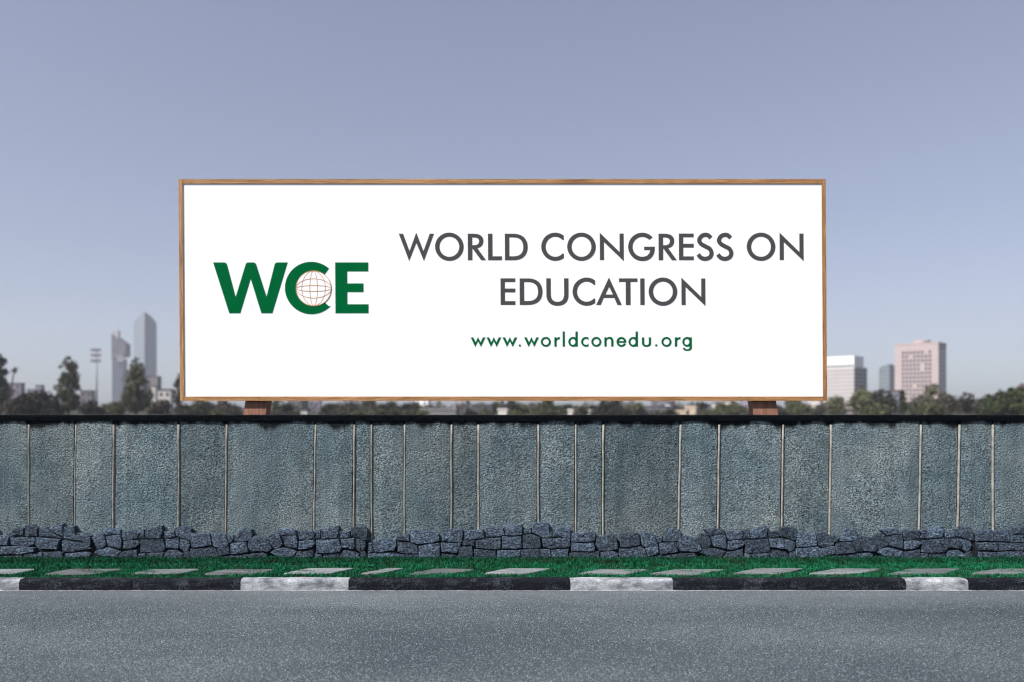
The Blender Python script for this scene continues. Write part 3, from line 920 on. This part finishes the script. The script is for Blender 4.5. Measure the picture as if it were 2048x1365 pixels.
P_CONE = lambda t: max(0.06, min(1.0, 3.2 * t + 0.45) * (1 - t) ** 0.62)
P_POPLAR = lambda t: max(0.22, (0.72 + 0.28 * math.sin(min(1, t * 2.2) * math.pi / 2)) * (1 - max(0, t - .35) / .65) ** 0.33)
P_DOME = lambda t: math.sqrt(max(0.02, 1 - (1.35 * t - 0.35) ** 2))
P_BUSH = lambda t: math.sqrt(max(0.02, 1 - t * t * .98))
n_tree = [0]


def tree(name, label, px, hw, top, d, prof, mat, group=None, nl=1500, leaf=None, z0=None, base_px=None):
    n_tree[0] += 1
    seed = 100 + n_tree[0]
    base = Vector(((px - 1024) * d / F, d, -0.03))
    H = CAM_H - (top - HZ) * d / F + 0.03
    Wd = hw * d / F
    o = empty(name, base)
    tag(o, label, 'tree', group)
    if z0 is None: z0 = H * (0.05 if prof in (P_CONE, P_POPLAR) else 0.10)
    leaf = leaf or max(0.45, Wd * 0.17)
    cr, cl = crown('crown', H * 0.97, Wd, z0, prof, M[mat], o, seed, nl, leaf)
    r = random.Random(seed)
    tr = max(0.12, H * 0.018)
    bend = [(0, 0, -0.02), (r.uniform(-.1, .1), 0, H * .3), (r.uniform(-.25, .25), r.uniform(-.2, .2), H * .6), (r.uniform(-.2, .2), 0, H * .88)]
    parts = [tube(bend, [tr * 1.25, tr, tr * .6, tr * .15], 7)]
    for k in range(5):
        c = Vector(cl[r.randrange(len(cl))])
        zz = max(H * .16, min(H * .7, c.z - 0.25 * H * r.random()))
        parts.append(tube([(0, 0, zz), (c.x * .5, c.y * .5, zz + (c.z - zz) * .6), (c.x * .9, c.y * .9, c.z)], [tr * .5, tr * .32, tr * .1], 5))
    v, f = join(parts)
    mesh('trunk', v, f, M['bark'], o, world=False, smooth=True)
    return o


tree('cypress_tree', 'tall dark cone-shaped tree beside the small palm', 0, 28, 702, 230, P_CONE, 'leaf_dark', nl=4200)
tree('poplar_tree', 'tall columnar poplar rising between the low lavender block and the floodlight mast', 137, 24, 709, 235, P_POPLAR, 'leaf_olive', nl=8500, leaf=.5)
tree('conifer_tree', 'tall cone-shaped olive tree in front of the two glass skyscrapers', 272, 36, 706, 240, P_CONE, 'leaf_olive', nl=8000, leaf=.55)
tree('slender_tree', 'slender dark tree hard against the billboard frame beside the flat-roofed white house', 357, 11, 742, 245, P_POPLAR, 'leaf_dull', nl=1800)
tree('broad_tree', 'low broad dark tree under the stepped lavender block', 72, 40, 783, 215, P_DOME, 'leaf_dark', nl=2600)
tree('round_bush', 'low black-green bush between the dark broad tree and the poplar', 105, 24, 800, 212, P_BUSH, 'leaf_dark', nl=1600)
tree('round_bush', 'low bush under the brown block beside the floodlight mast', 183, 26, 803, 216, P_BUSH, 'leaf_dark', nl=1600)
tree('round_bush', 'low olive bush at the foot of the cone-shaped tree and the slanted skyscraper', 232, 22, 803, 218, P_BUSH, 'leaf_olive', nl=1400)
tree('small_tree', 'tiny tree on a thin trunk between mast and slanted skyscraper', 211, 5, 806, 225, P_DOME, 'leaf_dull', nl=500, leaf=.4)
tree('grey_green_tree', 'pale grey-green low tree in front of the dark cone-shaped tree', 30, 26, 796, 208, P_BUSH, 'leaf_dull', nl=1500)
tree('low_tree', 'low dark tree under the flat-roofed white house', 322, 26, 800, 222, P_DOME, 'leaf_dull', nl=1600)
# right of the sign
tree('low_tree', 'low olive tree in front of the white banded office block', 1672, 22, 790, 228, P_DOME, 'leaf_olive', nl=1700)
tree('leafy_tree', 'bushy green tree at the dark corner of the white banded office block', 1722, 26, 776, 238, P_DOME, 'leaf_olive', nl=2200)
tree('dark_tree', 'dark bushy tree below the grey round-fronted tower', 1762, 30, 779, 242, P_DOME, 'leaf_dark', nl=2400)
tree('small_conifer', 'small pointed green conifer in front of the pink tower block corner', 1806, 10, 776, 226, P_CONE, 'leaf_green', nl=1500)
tree('dull_tree', 'brownish loose tree in front of the pink tower block', 1842, 28, 790, 232, P_DOME, 'leaf_dull', nl=2000)
tree('tall_dull_tree', 'taller olive tree covering the dark edge of the pink tower block', 1868, 27, 766, 240, P_DOME, 'leaf_olive', nl=1500)
tree('grey_tree', 'greyish tree at the foot of the pink tower block beside the dark dome tree', 1896, 24, 788, 228, P_DOME, 'leaf_dull', nl=1700)
tree('dome_tree', 'dark rounded tree standing out against the sky right of the pink tower', 1932, 20, 784, 236, P_DOME, 'leaf_dark', nl=2000)
tree('dull_tree', 'low brownish tree between the dark dome tree and the big green tree', 1964, 20, 796, 232, P_DOME, 'leaf_dull', nl=1500)
tree('big_tree', 'big rounded green tree below the pyramid roof', 2022, 48, 777, 205, P_DOME, 'leaf_green', nl=4200)
tree('round_bush', 'low green bush in front of the big rounded tree', 1985, 24, 806, 200, P_BUSH, 'leaf_green', nl=1500)
tree('round_bush', 'low olive bush in front of the dark tree and bluish house', 1752, 34, 812, 204, P_BUSH, 'leaf_olive', nl=1700)
tree('round_bush', 'low olive bush at the foot of the pink tower block', 1856, 34, 810, 206, P_BUSH, 'leaf_olive', nl=1700)
# the low trees that show in the gap under the billboard
rng = random.Random(77)
gap = 'low trees seen in the gap under the billboard'
near = [(380, 'frame corner by the slender tree'), (440, 'free stretch before the first post'), (512, 'post below the green emblem'), (597, 'bluish grey slab block'), (631, 'darker lavender slab block'), (713, 'wide lavender block'),
        (780, 'free stretch past the wide lavender block'), (845, 'bright white house'), (880, 'long low grey shed'), (920, 'mauve house'), (965, 'low dark slate house'), (995, 'pale brown house'),
        (1008, 'whitish small house'), (1050, 'open stretch past the whitish house'), (1095, 'green stretch before the cream houses'), (1142, 'narrow cream house'), (1167, 'cream row house'), (1205, 'stretch past the cream row'), (1232, 'pale pink house'),
        (1270, 'stretch before the slate blue building'), (1318, 'long slate blue building'), (1362, 'sand coloured low house'), (1382, 'taller sand coloured house'), (1408, 'cream house with a red roof'), (1430, 'cream gabled house'),
        (1456, 'cream upper house'), (1490, 'lavender block by the post'), (1528, 'post under the word ON'), (1586, 'pale house past the post'), (1634, 'pale pinkish house by the frame corner')]
tone_w = {'leaf_olive': 'olive', 'leaf_dull': 'brownish', 'leaf_dark': 'dark'}
todo = []
xs_gap = [372, 396, 420, 448, 470, 552, 572, 660, 676, 700, 738, 760, 786, 812, 830, 990, 1024, 1040, 1078, 1094, 1112, 1134, 1160, 1186, 1212, 1236, 1262, 1282, 1400, 1440, 1472, 1560, 1585, 1612, 1640]
for px in xs_gap:
    m = rng.choice(['leaf_olive', 'leaf_dull', 'leaf_dark', 'leaf_dull', 'leaf_olive'])
    if px in (1212, 1236, 786, 812): m = 'leaf_dark'
    big = px in (396, 448, 552, 738, 1024, 1094, 1212, 1236, 1585)
    todo.append(['low_tree', 'tree', px + rng.uniform(-4, 4), rng.uniform(15, 22), rng.uniform(788, 797) if big else rng.uniform(801, 813), rng.uniform(205, 300), rng.choice([P_DOME, P_BUSH]), m, 1300])
px = 366
while px < 1650:      # scrub right behind the wall's line of sight
    m = rng.choice(['leaf_olive', 'leaf_dull', 'leaf_dark'])
    if not any(abs(px - q) < 14 for q in (882, 900, 1008, 1142, 1165, 1362, 1382, 610)):
        todo.append(['scrub_bush', 'bush', px, rng.uniform(14, 24), rng.uniform(816, 823), rng.uniform(196, 204), P_BUSH, m, 420])
    px += rng.uniform(24, 40)
labs = {}
for t_ in todo:
    nm = min(near, key=lambda q: abs(q[0] - t_[2]))[1]
    t_.append((tone_w[t_[7]], t_[1], nm)); labs.setdefault(t_[-1], []).append(t_)
for (tw_, kd, nm), l in labs.items():
    l.sort(key=lambda q: q[4])
    for i, t_ in enumerate(l):
        size = 'low' if len(l) == 1 else ('taller' if i == 0 else 'lower')
        tree(t_[0], f'{size} {tw_} {kd} under the billboard, by the {nm}', t_[2], t_[3], t_[4], t_[5], t_[6], t_[7], gap if kd == 'tree' else 'scrub bushes in the gap under the billboard', nl=t_[8])
# more of the town's trees just outside the picture
for px, hw, tp, d, m, lab in ((-70, 40, 770, 225, 'leaf_dark', 'broad dark tree beyond the end of the dark cone-shaped tree'), (-160, 22, 740, 240, 'leaf_olive', 'lone olive poplar past the broad dark tree'),
                         (2130, 42, 775, 215, 'leaf_green', 'broad green tree beyond the pyramid roof'), (2230, 30, 760, 240, 'leaf_dull', 'tall brownish tree past the broad green tree')):
    tree('town_tree', lab, px, hw, tp, d, P_DOME, m, nl=1500)

# palm
pb = Vector(((20 - 1024) * 228 / F, 228, -0.03))
palm = tag(empty('palm_tree', pb), 'small palm with a tuft of fronds on a thin leaning trunk', 'tree')
topz = CAM_H + (HZ - 739) * 228 / F
lx = 9.5 * 228 / F
v, f = tube([(0, 0, 0), (lx * .2, 0, topz * .5), (lx * .65, 0, topz * .85), (lx, 0, topz)], [.28, .22, .18, .16], 8)
mesh('trunk', v, f, M['bark'], palm, world=False, smooth=True)
rng = random.Random(2)
for k in range(26):
    az, el = rng.uniform(0, 6.28), rng.uniform(-.9, 1.25)
    L = rng.uniform(1.0, 1.6)
    vs, fs = [], []
    for i in range(6):
        t = i / 5
        r_ = L * t * math.cos(el * (1 - .3 * t)); z = topz + L * (t * math.sin(el) - .45 * t * t)
        wq = .24 * math.sin(math.pi * (0.12 + .85 * t))
        cxx, cyy = lx + r_ * math.cos(az), r_ * math.sin(az)
        vs += [(cxx - wq * math.sin(az), cyy + wq * math.cos(az), z - .06), (cxx, cyy, z), (cxx + wq * math.sin(az), cyy - wq * math.cos(az), z - .06)]
    for i in range(5):
        a = i * 3
        fs += [(a, a + 1, a + 4, a + 3), (a + 1, a + 2, a + 5, a + 4)]
    mesh('frond', vs, fs, M['leaf_dark'], palm, world=False)


# far belt of woodland that reads as one mass
def woodland():
    r = np.random.default_rng(9)
    nl = 26000
    cl_n = 420
    cx_ = r.uniform(-420, 420, cl_n); cy_ = r.uniform(330, 390, cl_n)
    hh = r.uniform(2.5, 6.2, cl_n)
    w_ = r.integers(0, cl_n, nl)
    d = r.normal(size=(nl, 3)); d /= np.linalg.norm(d, axis=1)[:, None]
    c = np.stack([cx_[w_], cy_[w_], hh[w_] * .45], 1) + d * np.stack([r.uniform(2, 4.5, cl_n)[w_], np.full(nl, 3.0), hh[w_] * .5], 1) * r.uniform(.5, 1, nl)[:, None]
    u = r.normal(size=(nl, 3)); u /= np.linalg.norm(u, axis=1)[:, None]
    v = np.cross(d, u)
    s = r.uniform(.7, 1.5, nl)[:, None]
    V = np.stack([c - u * s * .5, c + v * s * .4, c + u * s * .5, c - v * s * .4], 1).reshape(-1, 3)
    me = bpy.data.meshes.new('distant_woodland')
    me.from_pydata(V.tolist(), [], np.arange(nl * 4).reshape(-1, 4).tolist())
    me.materials.append(M['leaf_dull'])
    o = bpy.data.objects.new('distant_woodland', me); C.objects.link(o)
    tag(o, 'far low belt of brownish green trees across the town', 'trees', kind='stuff')
woodland()


# ---------------------------------------------------------------- the town
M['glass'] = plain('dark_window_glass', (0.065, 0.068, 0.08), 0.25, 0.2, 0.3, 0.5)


class Bld:
    """building placed by the photo rows/columns of its front-right corner; parts in local metres:
    x from -W (left) to 0 (right corner), y from 0 (front) to Dp (back), z up"""
    def __init__(s, name, label, xl, xm, xr, d, theta, cat='building', group=None):
        s.d, s.th = d, R(theta)
        phi = math.atan2(xm - 1024, F)
        s.m = d / F / math.cos(0)
        s.rot = -(phi + s.th)
        k = 1 / math.cos(phi)
        s.W = (xm - xl) * s.m * math.cos(phi) / math.cos(s.th)
        s.Dp = max(2.0, (xr - xm) * s.m * math.cos(phi) / math.sin(s.th))
        s.o = empty(name, ((xm - 1024) * s.m, d, -0.03), s.rot)
        tag(s.o, label, cat, group)
    def z(s, py): return CAM_H - (py - HZ) * s.m + 0.03
    def px(s, n): return n * s.m
    def box(s, name, x0, x1, y0, y1, z0, z1, mat, parent=None):
        return box(name, x0, x1, y0, y1, z0, z1, mat, parent or s.o, world=False)


# pink tower block
pink = plain('pale_pink_concrete', (0.42, 0.345, 0.34), 0.8, 0.05, 0.15)
b = Bld('tower_block', 'pale pink tower block with a grid of small windows and a dark side', 1786, 1877, 1893, 480, 14)
zt = b.z(687)
b.box('wall', -b.W, 0, 0, b.Dp, 0, zt, pink)
b.box('parapet', -b.W - .15, .15, -.15, b.Dp + .15, zt + .002, zt + 1.0, pink)
pe = b.box('penthouse', -b.W * .58, -b.W * .27, 2, b.Dp * .6, zt + 1.003, b.z(678), pink)
b.box('roof_tank', -b.W * .36, -b.W * .22, .8, 1.9, zt + 1.004, b.z(681), plain('dark_roof_tank', (0.10, 0.09, 0.10), .7, .1, .5))
rng = random.Random(6)
rows, cols = 12, 8
for r_ in range(rows):
    zz = b.z(702.5 + r_ * 8.55)
    for c_ in range(cols):
        if (r_, c_) in ((0, 6), (1, 2), (3, 5), (4, 5), (8, 3)): continue
        x = -b.W * (1 - .155) + b.W * .70 * (c_ + .5) / cols
        fr = b.box('window', x - .72, x + .72, -.10, .05, zz - .62, zz + .62, M['glass'])
        b.box('sill', x - .95, x + .95, -.28, -.101, zz - .95, zz - .76, pink, fr)
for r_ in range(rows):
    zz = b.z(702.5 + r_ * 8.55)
    b.box('window_band', -.05, .08, .6, b.Dp - .6, zz - .95, zz + .95, M['glass'])  # side windows widened into dark bands, painting in the shade of this face

# white banded office block beside the sign
off_w = plain('warm_white_cladding', (0.50, 0.47, 0.46), .8, .05, .1)
off_b = plain('beige_band', (0.34, 0.31, 0.305), .8, .06, .1)
b = Bld('office_block', 'white banded office block with a dark side next to the billboard frame', 1612, 1708, 1735, 520, 25)
z2 = b.z(734)
b.box('wall', -b.W, 0, 0, b.Dp, 0, z2, off_w)
st = b.box('top_storey', -b.W, 0, 0, b.Dp * .72, z2 + .002, b.z(712), plain('bright_white_cladding', (.84, .84, .83), .7, .03, .1))
b.box('window_band', -b.W * .98, -.4, -.06, .04, b.z(733), b.z(729.5), M['glass'], st)
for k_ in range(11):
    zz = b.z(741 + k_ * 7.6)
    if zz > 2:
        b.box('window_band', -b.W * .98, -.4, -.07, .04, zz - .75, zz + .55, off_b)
        b.box('window_band', -.04, .07, .5, b.Dp - .5, zz - 1.0, zz + 1.1, M['glass'])  # side glazing made large and dark to put that face's shade into colour

# grey tower with rounded front
gt = mat_floors('blue_grey_glass', (0.20, 0.225, 0.245), (0.15, 0.17, 0.19), 3.4, .4)
b = Bld('round_fronted_tower', 'slim grey tower with a rounded shoulder beside the pink tower block', 1764, 1779, 1790, 640, 35)
b.box('wall', -b.W, 0, 0, b.Dp, 0, b.z(731), gt)
vs, fs = [], []
rr = b.px(11); zc = b.z(739)
for i in range(13):
    an = math.pi * .5 + math.pi * 1.0 * i / 12
    x, y = -b.W - .01 + rr * math.cos(an), b.Dp * .45 + b.Dp * .44 * math.sin(an)
    vs += [(x, y, 0), (x, y, zc), (-b.W - .01 + rr * .8 * math.cos(an), y, zc + 2.2)]
for i in range(12):
    a = i * 3
    fs += [(a, a + 3, a + 4, a + 1), (a + 1, a + 4, a + 5, a + 2)]
fs += [tuple(i * 3 + 2 for i in range(13))]
mesh('rounded_bay', vs, fs, gt, b.o, world=False)
b.box('lift_house', -b.W * .4, -.5, 1, b.Dp * .7, b.z(731) + .003, b.z(729), plain('dark_plant_room', (.08, .085, .09), .8, .1, .2))

# skyscraper with domed top
tw = mat_floors('pale_blue_glass', (0.235, 0.265, 0.30), (0.20, 0.23, 0.265), 3.9, .35)
b = Bld('domed_skyscraper', 'tall pale glass skyscraper with a curved pointed top', 267, 290, 314, 1500, 44)
zs, zt = b.z(648), b.z(625)
vs, fs = [], []
for i in range(10):
    t = i / 9
    z = zs + (zt - zs) * t ** 0.8
    k_ = 1 - 0.93 * t ** 1.5
    # the roof curves back from the outer edges towards the front corner
    vs += [(-b.W * k_, 0, z), (0, 0, z), (0, b.Dp * k_, z), (-b.W * k_, b.Dp * k_, z)]
vs = [(-b.W, 0, 0), (0, 0, 0), (0, b.Dp, 0), (-b.W, b.Dp, 0)] + vs
for i in range(10):
    for k_ in range(4):
        fs.append((i * 4 + k_, i * 4 + (k_ + 1) % 4, i * 4 + 4 + (k_ + 1) % 4, i * 4 + 4 + k_))
fs.append(tuple(40 + k_ for k_ in range(4)))
mesh('shaft', vs, fs, tw, b.o, world=False)
b.box('corner_mullion', -1.2, 1.2, -1.2, 1.2, 0, zt - 1, plain('dark_mullion', (.14, .15, .18), .5, .1, .1))
b.box('podium', -b.W * .3, b.W * .05, -6, -1.5, 0, b.z(738), plain('dark_podium', (.16, .16, .19), .7, .1, .1))

# skyscraper still being built, slanted top
bt = mat_floors('dark_blue_glass', (0.105, 0.118, 0.155), (0.085, 0.097, 0.13), 3.9, .35)
ct = plain('raw_concrete_top', (0.135, 0.128, 0.145), .9, .3, .08)
b = Bld('unfinished_skyscraper', 'slimmer skyscraper with a slanted unfinished top and a thin spire', 224, 245, 255, 1350, 22)
zm, zl, zh = b.z(718), b.z(688), b.z(668)
b.box('shaft', -b.W, 0, 0, b.Dp, 0, zm, bt)
ov = b.px(6)
vs = [(-b.W - .5, -1, zm + .01), (ov, -1, zm + 5), (ov, b.Dp, zm + 5), (-b.W - .5, b.Dp, zm + .01), (-b.W - .5, -1, zh), (ov, -1, zl), (ov, b.Dp, zl), (-b.W - .5, b.Dp, zh)]
up = mesh('unfinished_storeys', vs, BOXF, ct, b.o, world=False)
b.box('core', -b.W * .95, -b.W * .45, 2, b.Dp * .5, zh - 8, b.z(661), plain('pale_core', (.42, .40, .41), .9, .1, .1), up)
v, f = tube([(-b.W * .6, 4, zh), (-b.W * .6, 4, b.z(655)), (-b.W * .6, 4, b.z(646))], [1.6, 1.0, .4], 6)
mesh('spire', v, f, plain('pale_steel', (.5, .5, .55), .5, .05, .1), b.o, world=False)
b.box('hoist_platform', -2, b.px(11), 1, 6, b.z(711), b.z(707.5), plain('dark_steel', (.12, .11, .13), .7, .1, .1), b.o)
b.box('net_band', -b.W * .5, b.W * .12, -2.2, -1.01, zm - 6, zm + 6, plain('pale_netting', (.26, .24, .25), .9, .2, .1), up)

# floodlight mast
md = 520
mast = tag(empty('floodlight_mast', ((193 - 1024) * md / F, md, -0.03)), 'stadium floodlight mast with three rows of lamps', 'mast')
steel = plain('grey_galvanised_steel', (.36, .34, .37), .6, .1, .5)
mm = md / F
ztop = CAM_H + (HZ - 697) * mm
v, f = tube([(0, 0, 0), (0, 0, ztop * .5), (0, 0, ztop + .2)], [.85, .62, .4], 10)
mesh('pole', v, f, steel, mast, world=False, smooth=True)
lamp = plain('lamp_housing', (.17, .155, .185), .6, .1, .5)
for py in (700.5, 711, 722):
    z = CAM_H + (HZ - py) * mm
    bk = box('lamp_bank', -10 * mm, 10 * mm, -.55, -.42, z - .5, z + .5, steel, mast, world=False)
    for k_ in range(6):
        x = (-8.6 + k_ * 3.44) * mm
        vs, fs = [], []
        for (yy, rr) in ((-.56, .42), (-1.05, .62), (-1.15, .58)):
            for q in range(10): vs.append((x + rr * 1.0 * math.cos(q * .6283), yy, z + rr * 1.9 * math.sin(q * .6283)))
        for i in range(2):
            for q in range(10): fs.append((i * 10 + q, i * 10 + (q + 1) % 10, (i + 1) * 10 + (q + 1) % 10, (i + 1) * 10 + q))
        fs += [tuple(range(9, -1, -1)), tuple(range(20, 30))]
        mesh('lamp', vs, fs, lamp, bk, world=False)


def block(name, label, xl, xm, xr, top, d, theta, wall, roof=None, win=True, group=None, gable=0):
    b = Bld(name, label, xl, xm, xr, d, theta, 'building', group)
    zt = b.z(top)
    wl = b.box('wall', -b.W, 0, 0, b.Dp, 0, zt, wall)
    if gable:
        g0 = b.z(top - gable)
        vs = [(-b.W - .3, -.3, zt + .003), (.3, -.3, zt + .003), (.3, b.Dp + .3, zt + .003), (-b.W - .3, b.Dp + .3, zt + .003)]
        if gable > 8: vs += [(-b.W * .5, b.Dp * .5, g0)]; fs = [(0, 1, 4), (1, 2, 4), (2, 3, 4), (3, 0, 4), (3, 2, 1, 0)]
        else: vs += [(-b.W, b.Dp * .5, g0), (0, b.Dp * .5, g0)]; fs = [(0, 1, 5, 4), (2, 3, 4, 5), (1, 2, 5), (3, 0, 4), (3, 2, 1, 0)]
        mesh('roof', vs, fs, roof, b.o, world=False)
    else:
        b.box('roof', -b.W - .2, .2, -.2, b.Dp + .2, zt + .003, zt + .5, roof or wall)
    if win:
        nst = max(1, int(zt / 3.4)); nc = max(2, int(b.W / 3.2))
        for s_ in range(nst):
            for c_ in range(nc):
                x = -b.W * (c_ + .5) / nc; z = zt - 1.7 - s_ * 3.2
                if z > 1.0: b.box('window', x - .55, x + .55, -.06, .04, z - .7, z + .7, M['glass'])
    return b


lav = plain('lavender_grey_render', (0.225, 0.205, 0.25), .85, .12, .15)
brn = plain('mauve_brown_render', (0.185, 0.165, 0.175), .85, .12, .15)
crm = plain('cream_render', (0.56, 0.52, 0.48), .85, .08, .2)
tan_ = plain('sand_render', (0.50, 0.40, 0.30), .85, .08, .2)
drk = plain('dark_slate', (0.075, 0.07, 0.08), .8, .15, .3)
red = plain('red_brown_roof', (0.085, 0.052, 0.054), .85, .2, .4)
blg = plain('blue_grey_render', (0.16, 0.16, 0.195), .8, .1, .2)
block('apartment_block', 'lavender grey block beside the palm trunk', 14, 42, 50, 768, 420, 24, lav, drk)
block('stepped_block', 'lower lavender block with a raised end above the broad dark tree', 54, 80, 89, 780, 440, 25, lav, lav)
block('stair_tower', 'narrow lavender stair tower on the end of the stepped block', 71, 83, 89, 772, 470, 30, lav, drk, win=False)
block('pale_house', 'small pale house half hidden beside the poplar', 92, 112, 120, 793, 330, 25, brn, lav)
block('brown_block', 'mauve brown block at the foot of the floodlight mast', 160, 184, 190, 783, 400, 20, brn, drk)
block('dark_block', 'dark block stepping down beside the domed skyscraper', 296, 315, 323, 754, 620, 25, brn, drk, win=False)
block('cream_tower_house', 'narrow cream house wall below the domed skyscraper', 303, 311, 314, 774, 360, 22, crm, red, win=False)
block('white_house', 'flat-roofed white house with a dark roof edge beside the slender tree', 316, 341, 348, 781, 300, 18, crm, drk)
block('bluish_house', 'dark bluish house with a red brown roof below the slim grey tower', 1776, 1798, 1806, 783, 290, 25, blg, red)
block('pyramid_roof_house', 'house whose dark red pyramid roof rises over the big green tree', 2026, 2044, 2062, 782, 300, 42, plain('dull_pink_render', (.30, .23, .22), .85, .1, .2), red, gable=17)
block('pink_low_house', 'small cream house among the low bushes by the sign corner', 1692, 1706, 1712, 812, 260, 25, plain('pinkish_render', (.36, .30, .28), .85, .1, .2), red)
gh = 'low town houses seen under the billboard'
hl = ' seen in the gap under the billboard'
for a in ((576, 602, 618, 793, 380, 28, blg, blg, 'bluish grey slab block' + hl + ' beside the leaning post'), (619, 640, 644, 790, 430, 15, lav, drk, 'darker lavender slab block' + hl + ' next to the bluish slab'),
          (684, 742, 752, 797, 420, 20, lav, drk, 'wide lavender block' + hl), (830, 856, 862, 800, 360, 20, plain('bright_white_render', (.82, .81, .8), .8, .03, .2), drk, 'bright white house' + hl),
          (600, 614, 620, 822, 250, 22, crm, drk, 'tiny pale house under the billboard at the foot of the bluish slab'),
          (840, 912, 920, 821, 215, 10, plain('grey_shed_render', (.20, .185, .19), .85, .1, .2), plain('grey_shed_roof', (.24, .225, .225), .8, .1, .3), 'long low grey shed' + hl),
          (906, 932, 940, 801, 400, 22, plain('mauve_render', (.36, .33, .37), .85, .1, .2), drk, 'mauve house' + hl + ' behind the long shed'),
          (944, 984, 990, 812, 255, 15, drk, drk, 'low dark slate house' + hl), (988, 1002, 1008, 802, 330, 25, brn, crm, 'pale brown house' + hl + ' above a whitish one'),
          (996, 1014, 1019, 821, 222, 20, crm, crm, 'whitish small house' + hl), (1136, 1146, 1151, 822, 220, 20, crm, crm, 'narrow cream house' + hl), (1154, 1180, 1186, 823, 218, 20, crm, crm, 'cream row house' + hl),
          (1226, 1236, 1240, 802, 420, 20, crm, red, 'pale pink house' + hl + ' above the darkest tree'),
          (1288, 1346, 1352, 815, 250, 14, plain('slate_blue_render', (.15, .15, .175), .85, .1, .2), drk, 'long slate blue building' + hl), (1300, 1345, 1350, 803, 420, 14, lav, drk, 'mauve terrace' + hl + ' behind the long slate blue one'),
          (1330, 1340, 1344, 809, 300, 20, plain('white_render', (.7, .7, .72), .8, .05, .2), drk, 'small white gable' + hl),
          (1350, 1372, 1378, 824, 222, 15, tan_, tan_, 'sand coloured low house' + hl), (1370, 1392, 1398, 816, 226, 15, tan_, tan_, 'taller sand coloured house' + hl),
          (1400, 1414, 1420, 812, 290, 25, crm, red, 'cream house with a red roof' + hl), (1424, 1436, 1442, 808, 330, 25, crm, drk, 'cream gabled house' + hl),
          (1444, 1462, 1470, 804, 380, 25, crm, drk, 'cream upper house' + hl), (1478, 1500, 1508, 797, 520, 25, lav, lav, 'lavender block' + hl + ' touching the leaning post'),
          (1578, 1592, 1598, 802, 380, 25, crm, red, 'pale house' + hl + ' past the red brown post'), (1625, 1640, 1646, 802, 400, 25, crm, red, 'pale pinkish house' + hl + ' near the frame corner')):
    xl, xm, xr, top, d, th, wm, rm, lab = a
    block('town_house', lab, xl, xm, xr, top, d, th, wm, rm, win=(xm - xl) > 16, group=gh)

# ---------------------------------------------------------------- the hazy air
hz_m = bpy.data.materials.new('hazy_air')
hz_m.use_nodes = True
ht = hz_m.node_tree
ht.nodes.remove(ht.nodes['Principled BSDF'])
pv = ht.nodes.new('ShaderNodeVolumePrincipled')
pv.inputs['Color'].default_value = (0.90, 0.92, 1.0, 1)
pv.inputs['Density'].default_value = 0.00016
pv.inputs['Anisotropy'].default_value = 0.1
ht.links.new(pv.outputs[0], ht.nodes['Material Output'].inputs['Volume'])
hz = box('haze', -1560, 1560, -90, 2340, -1.2, 245, hz_m)
tag(hz, 'thin pale haze over the whole place', 'haze', kind='stuff')
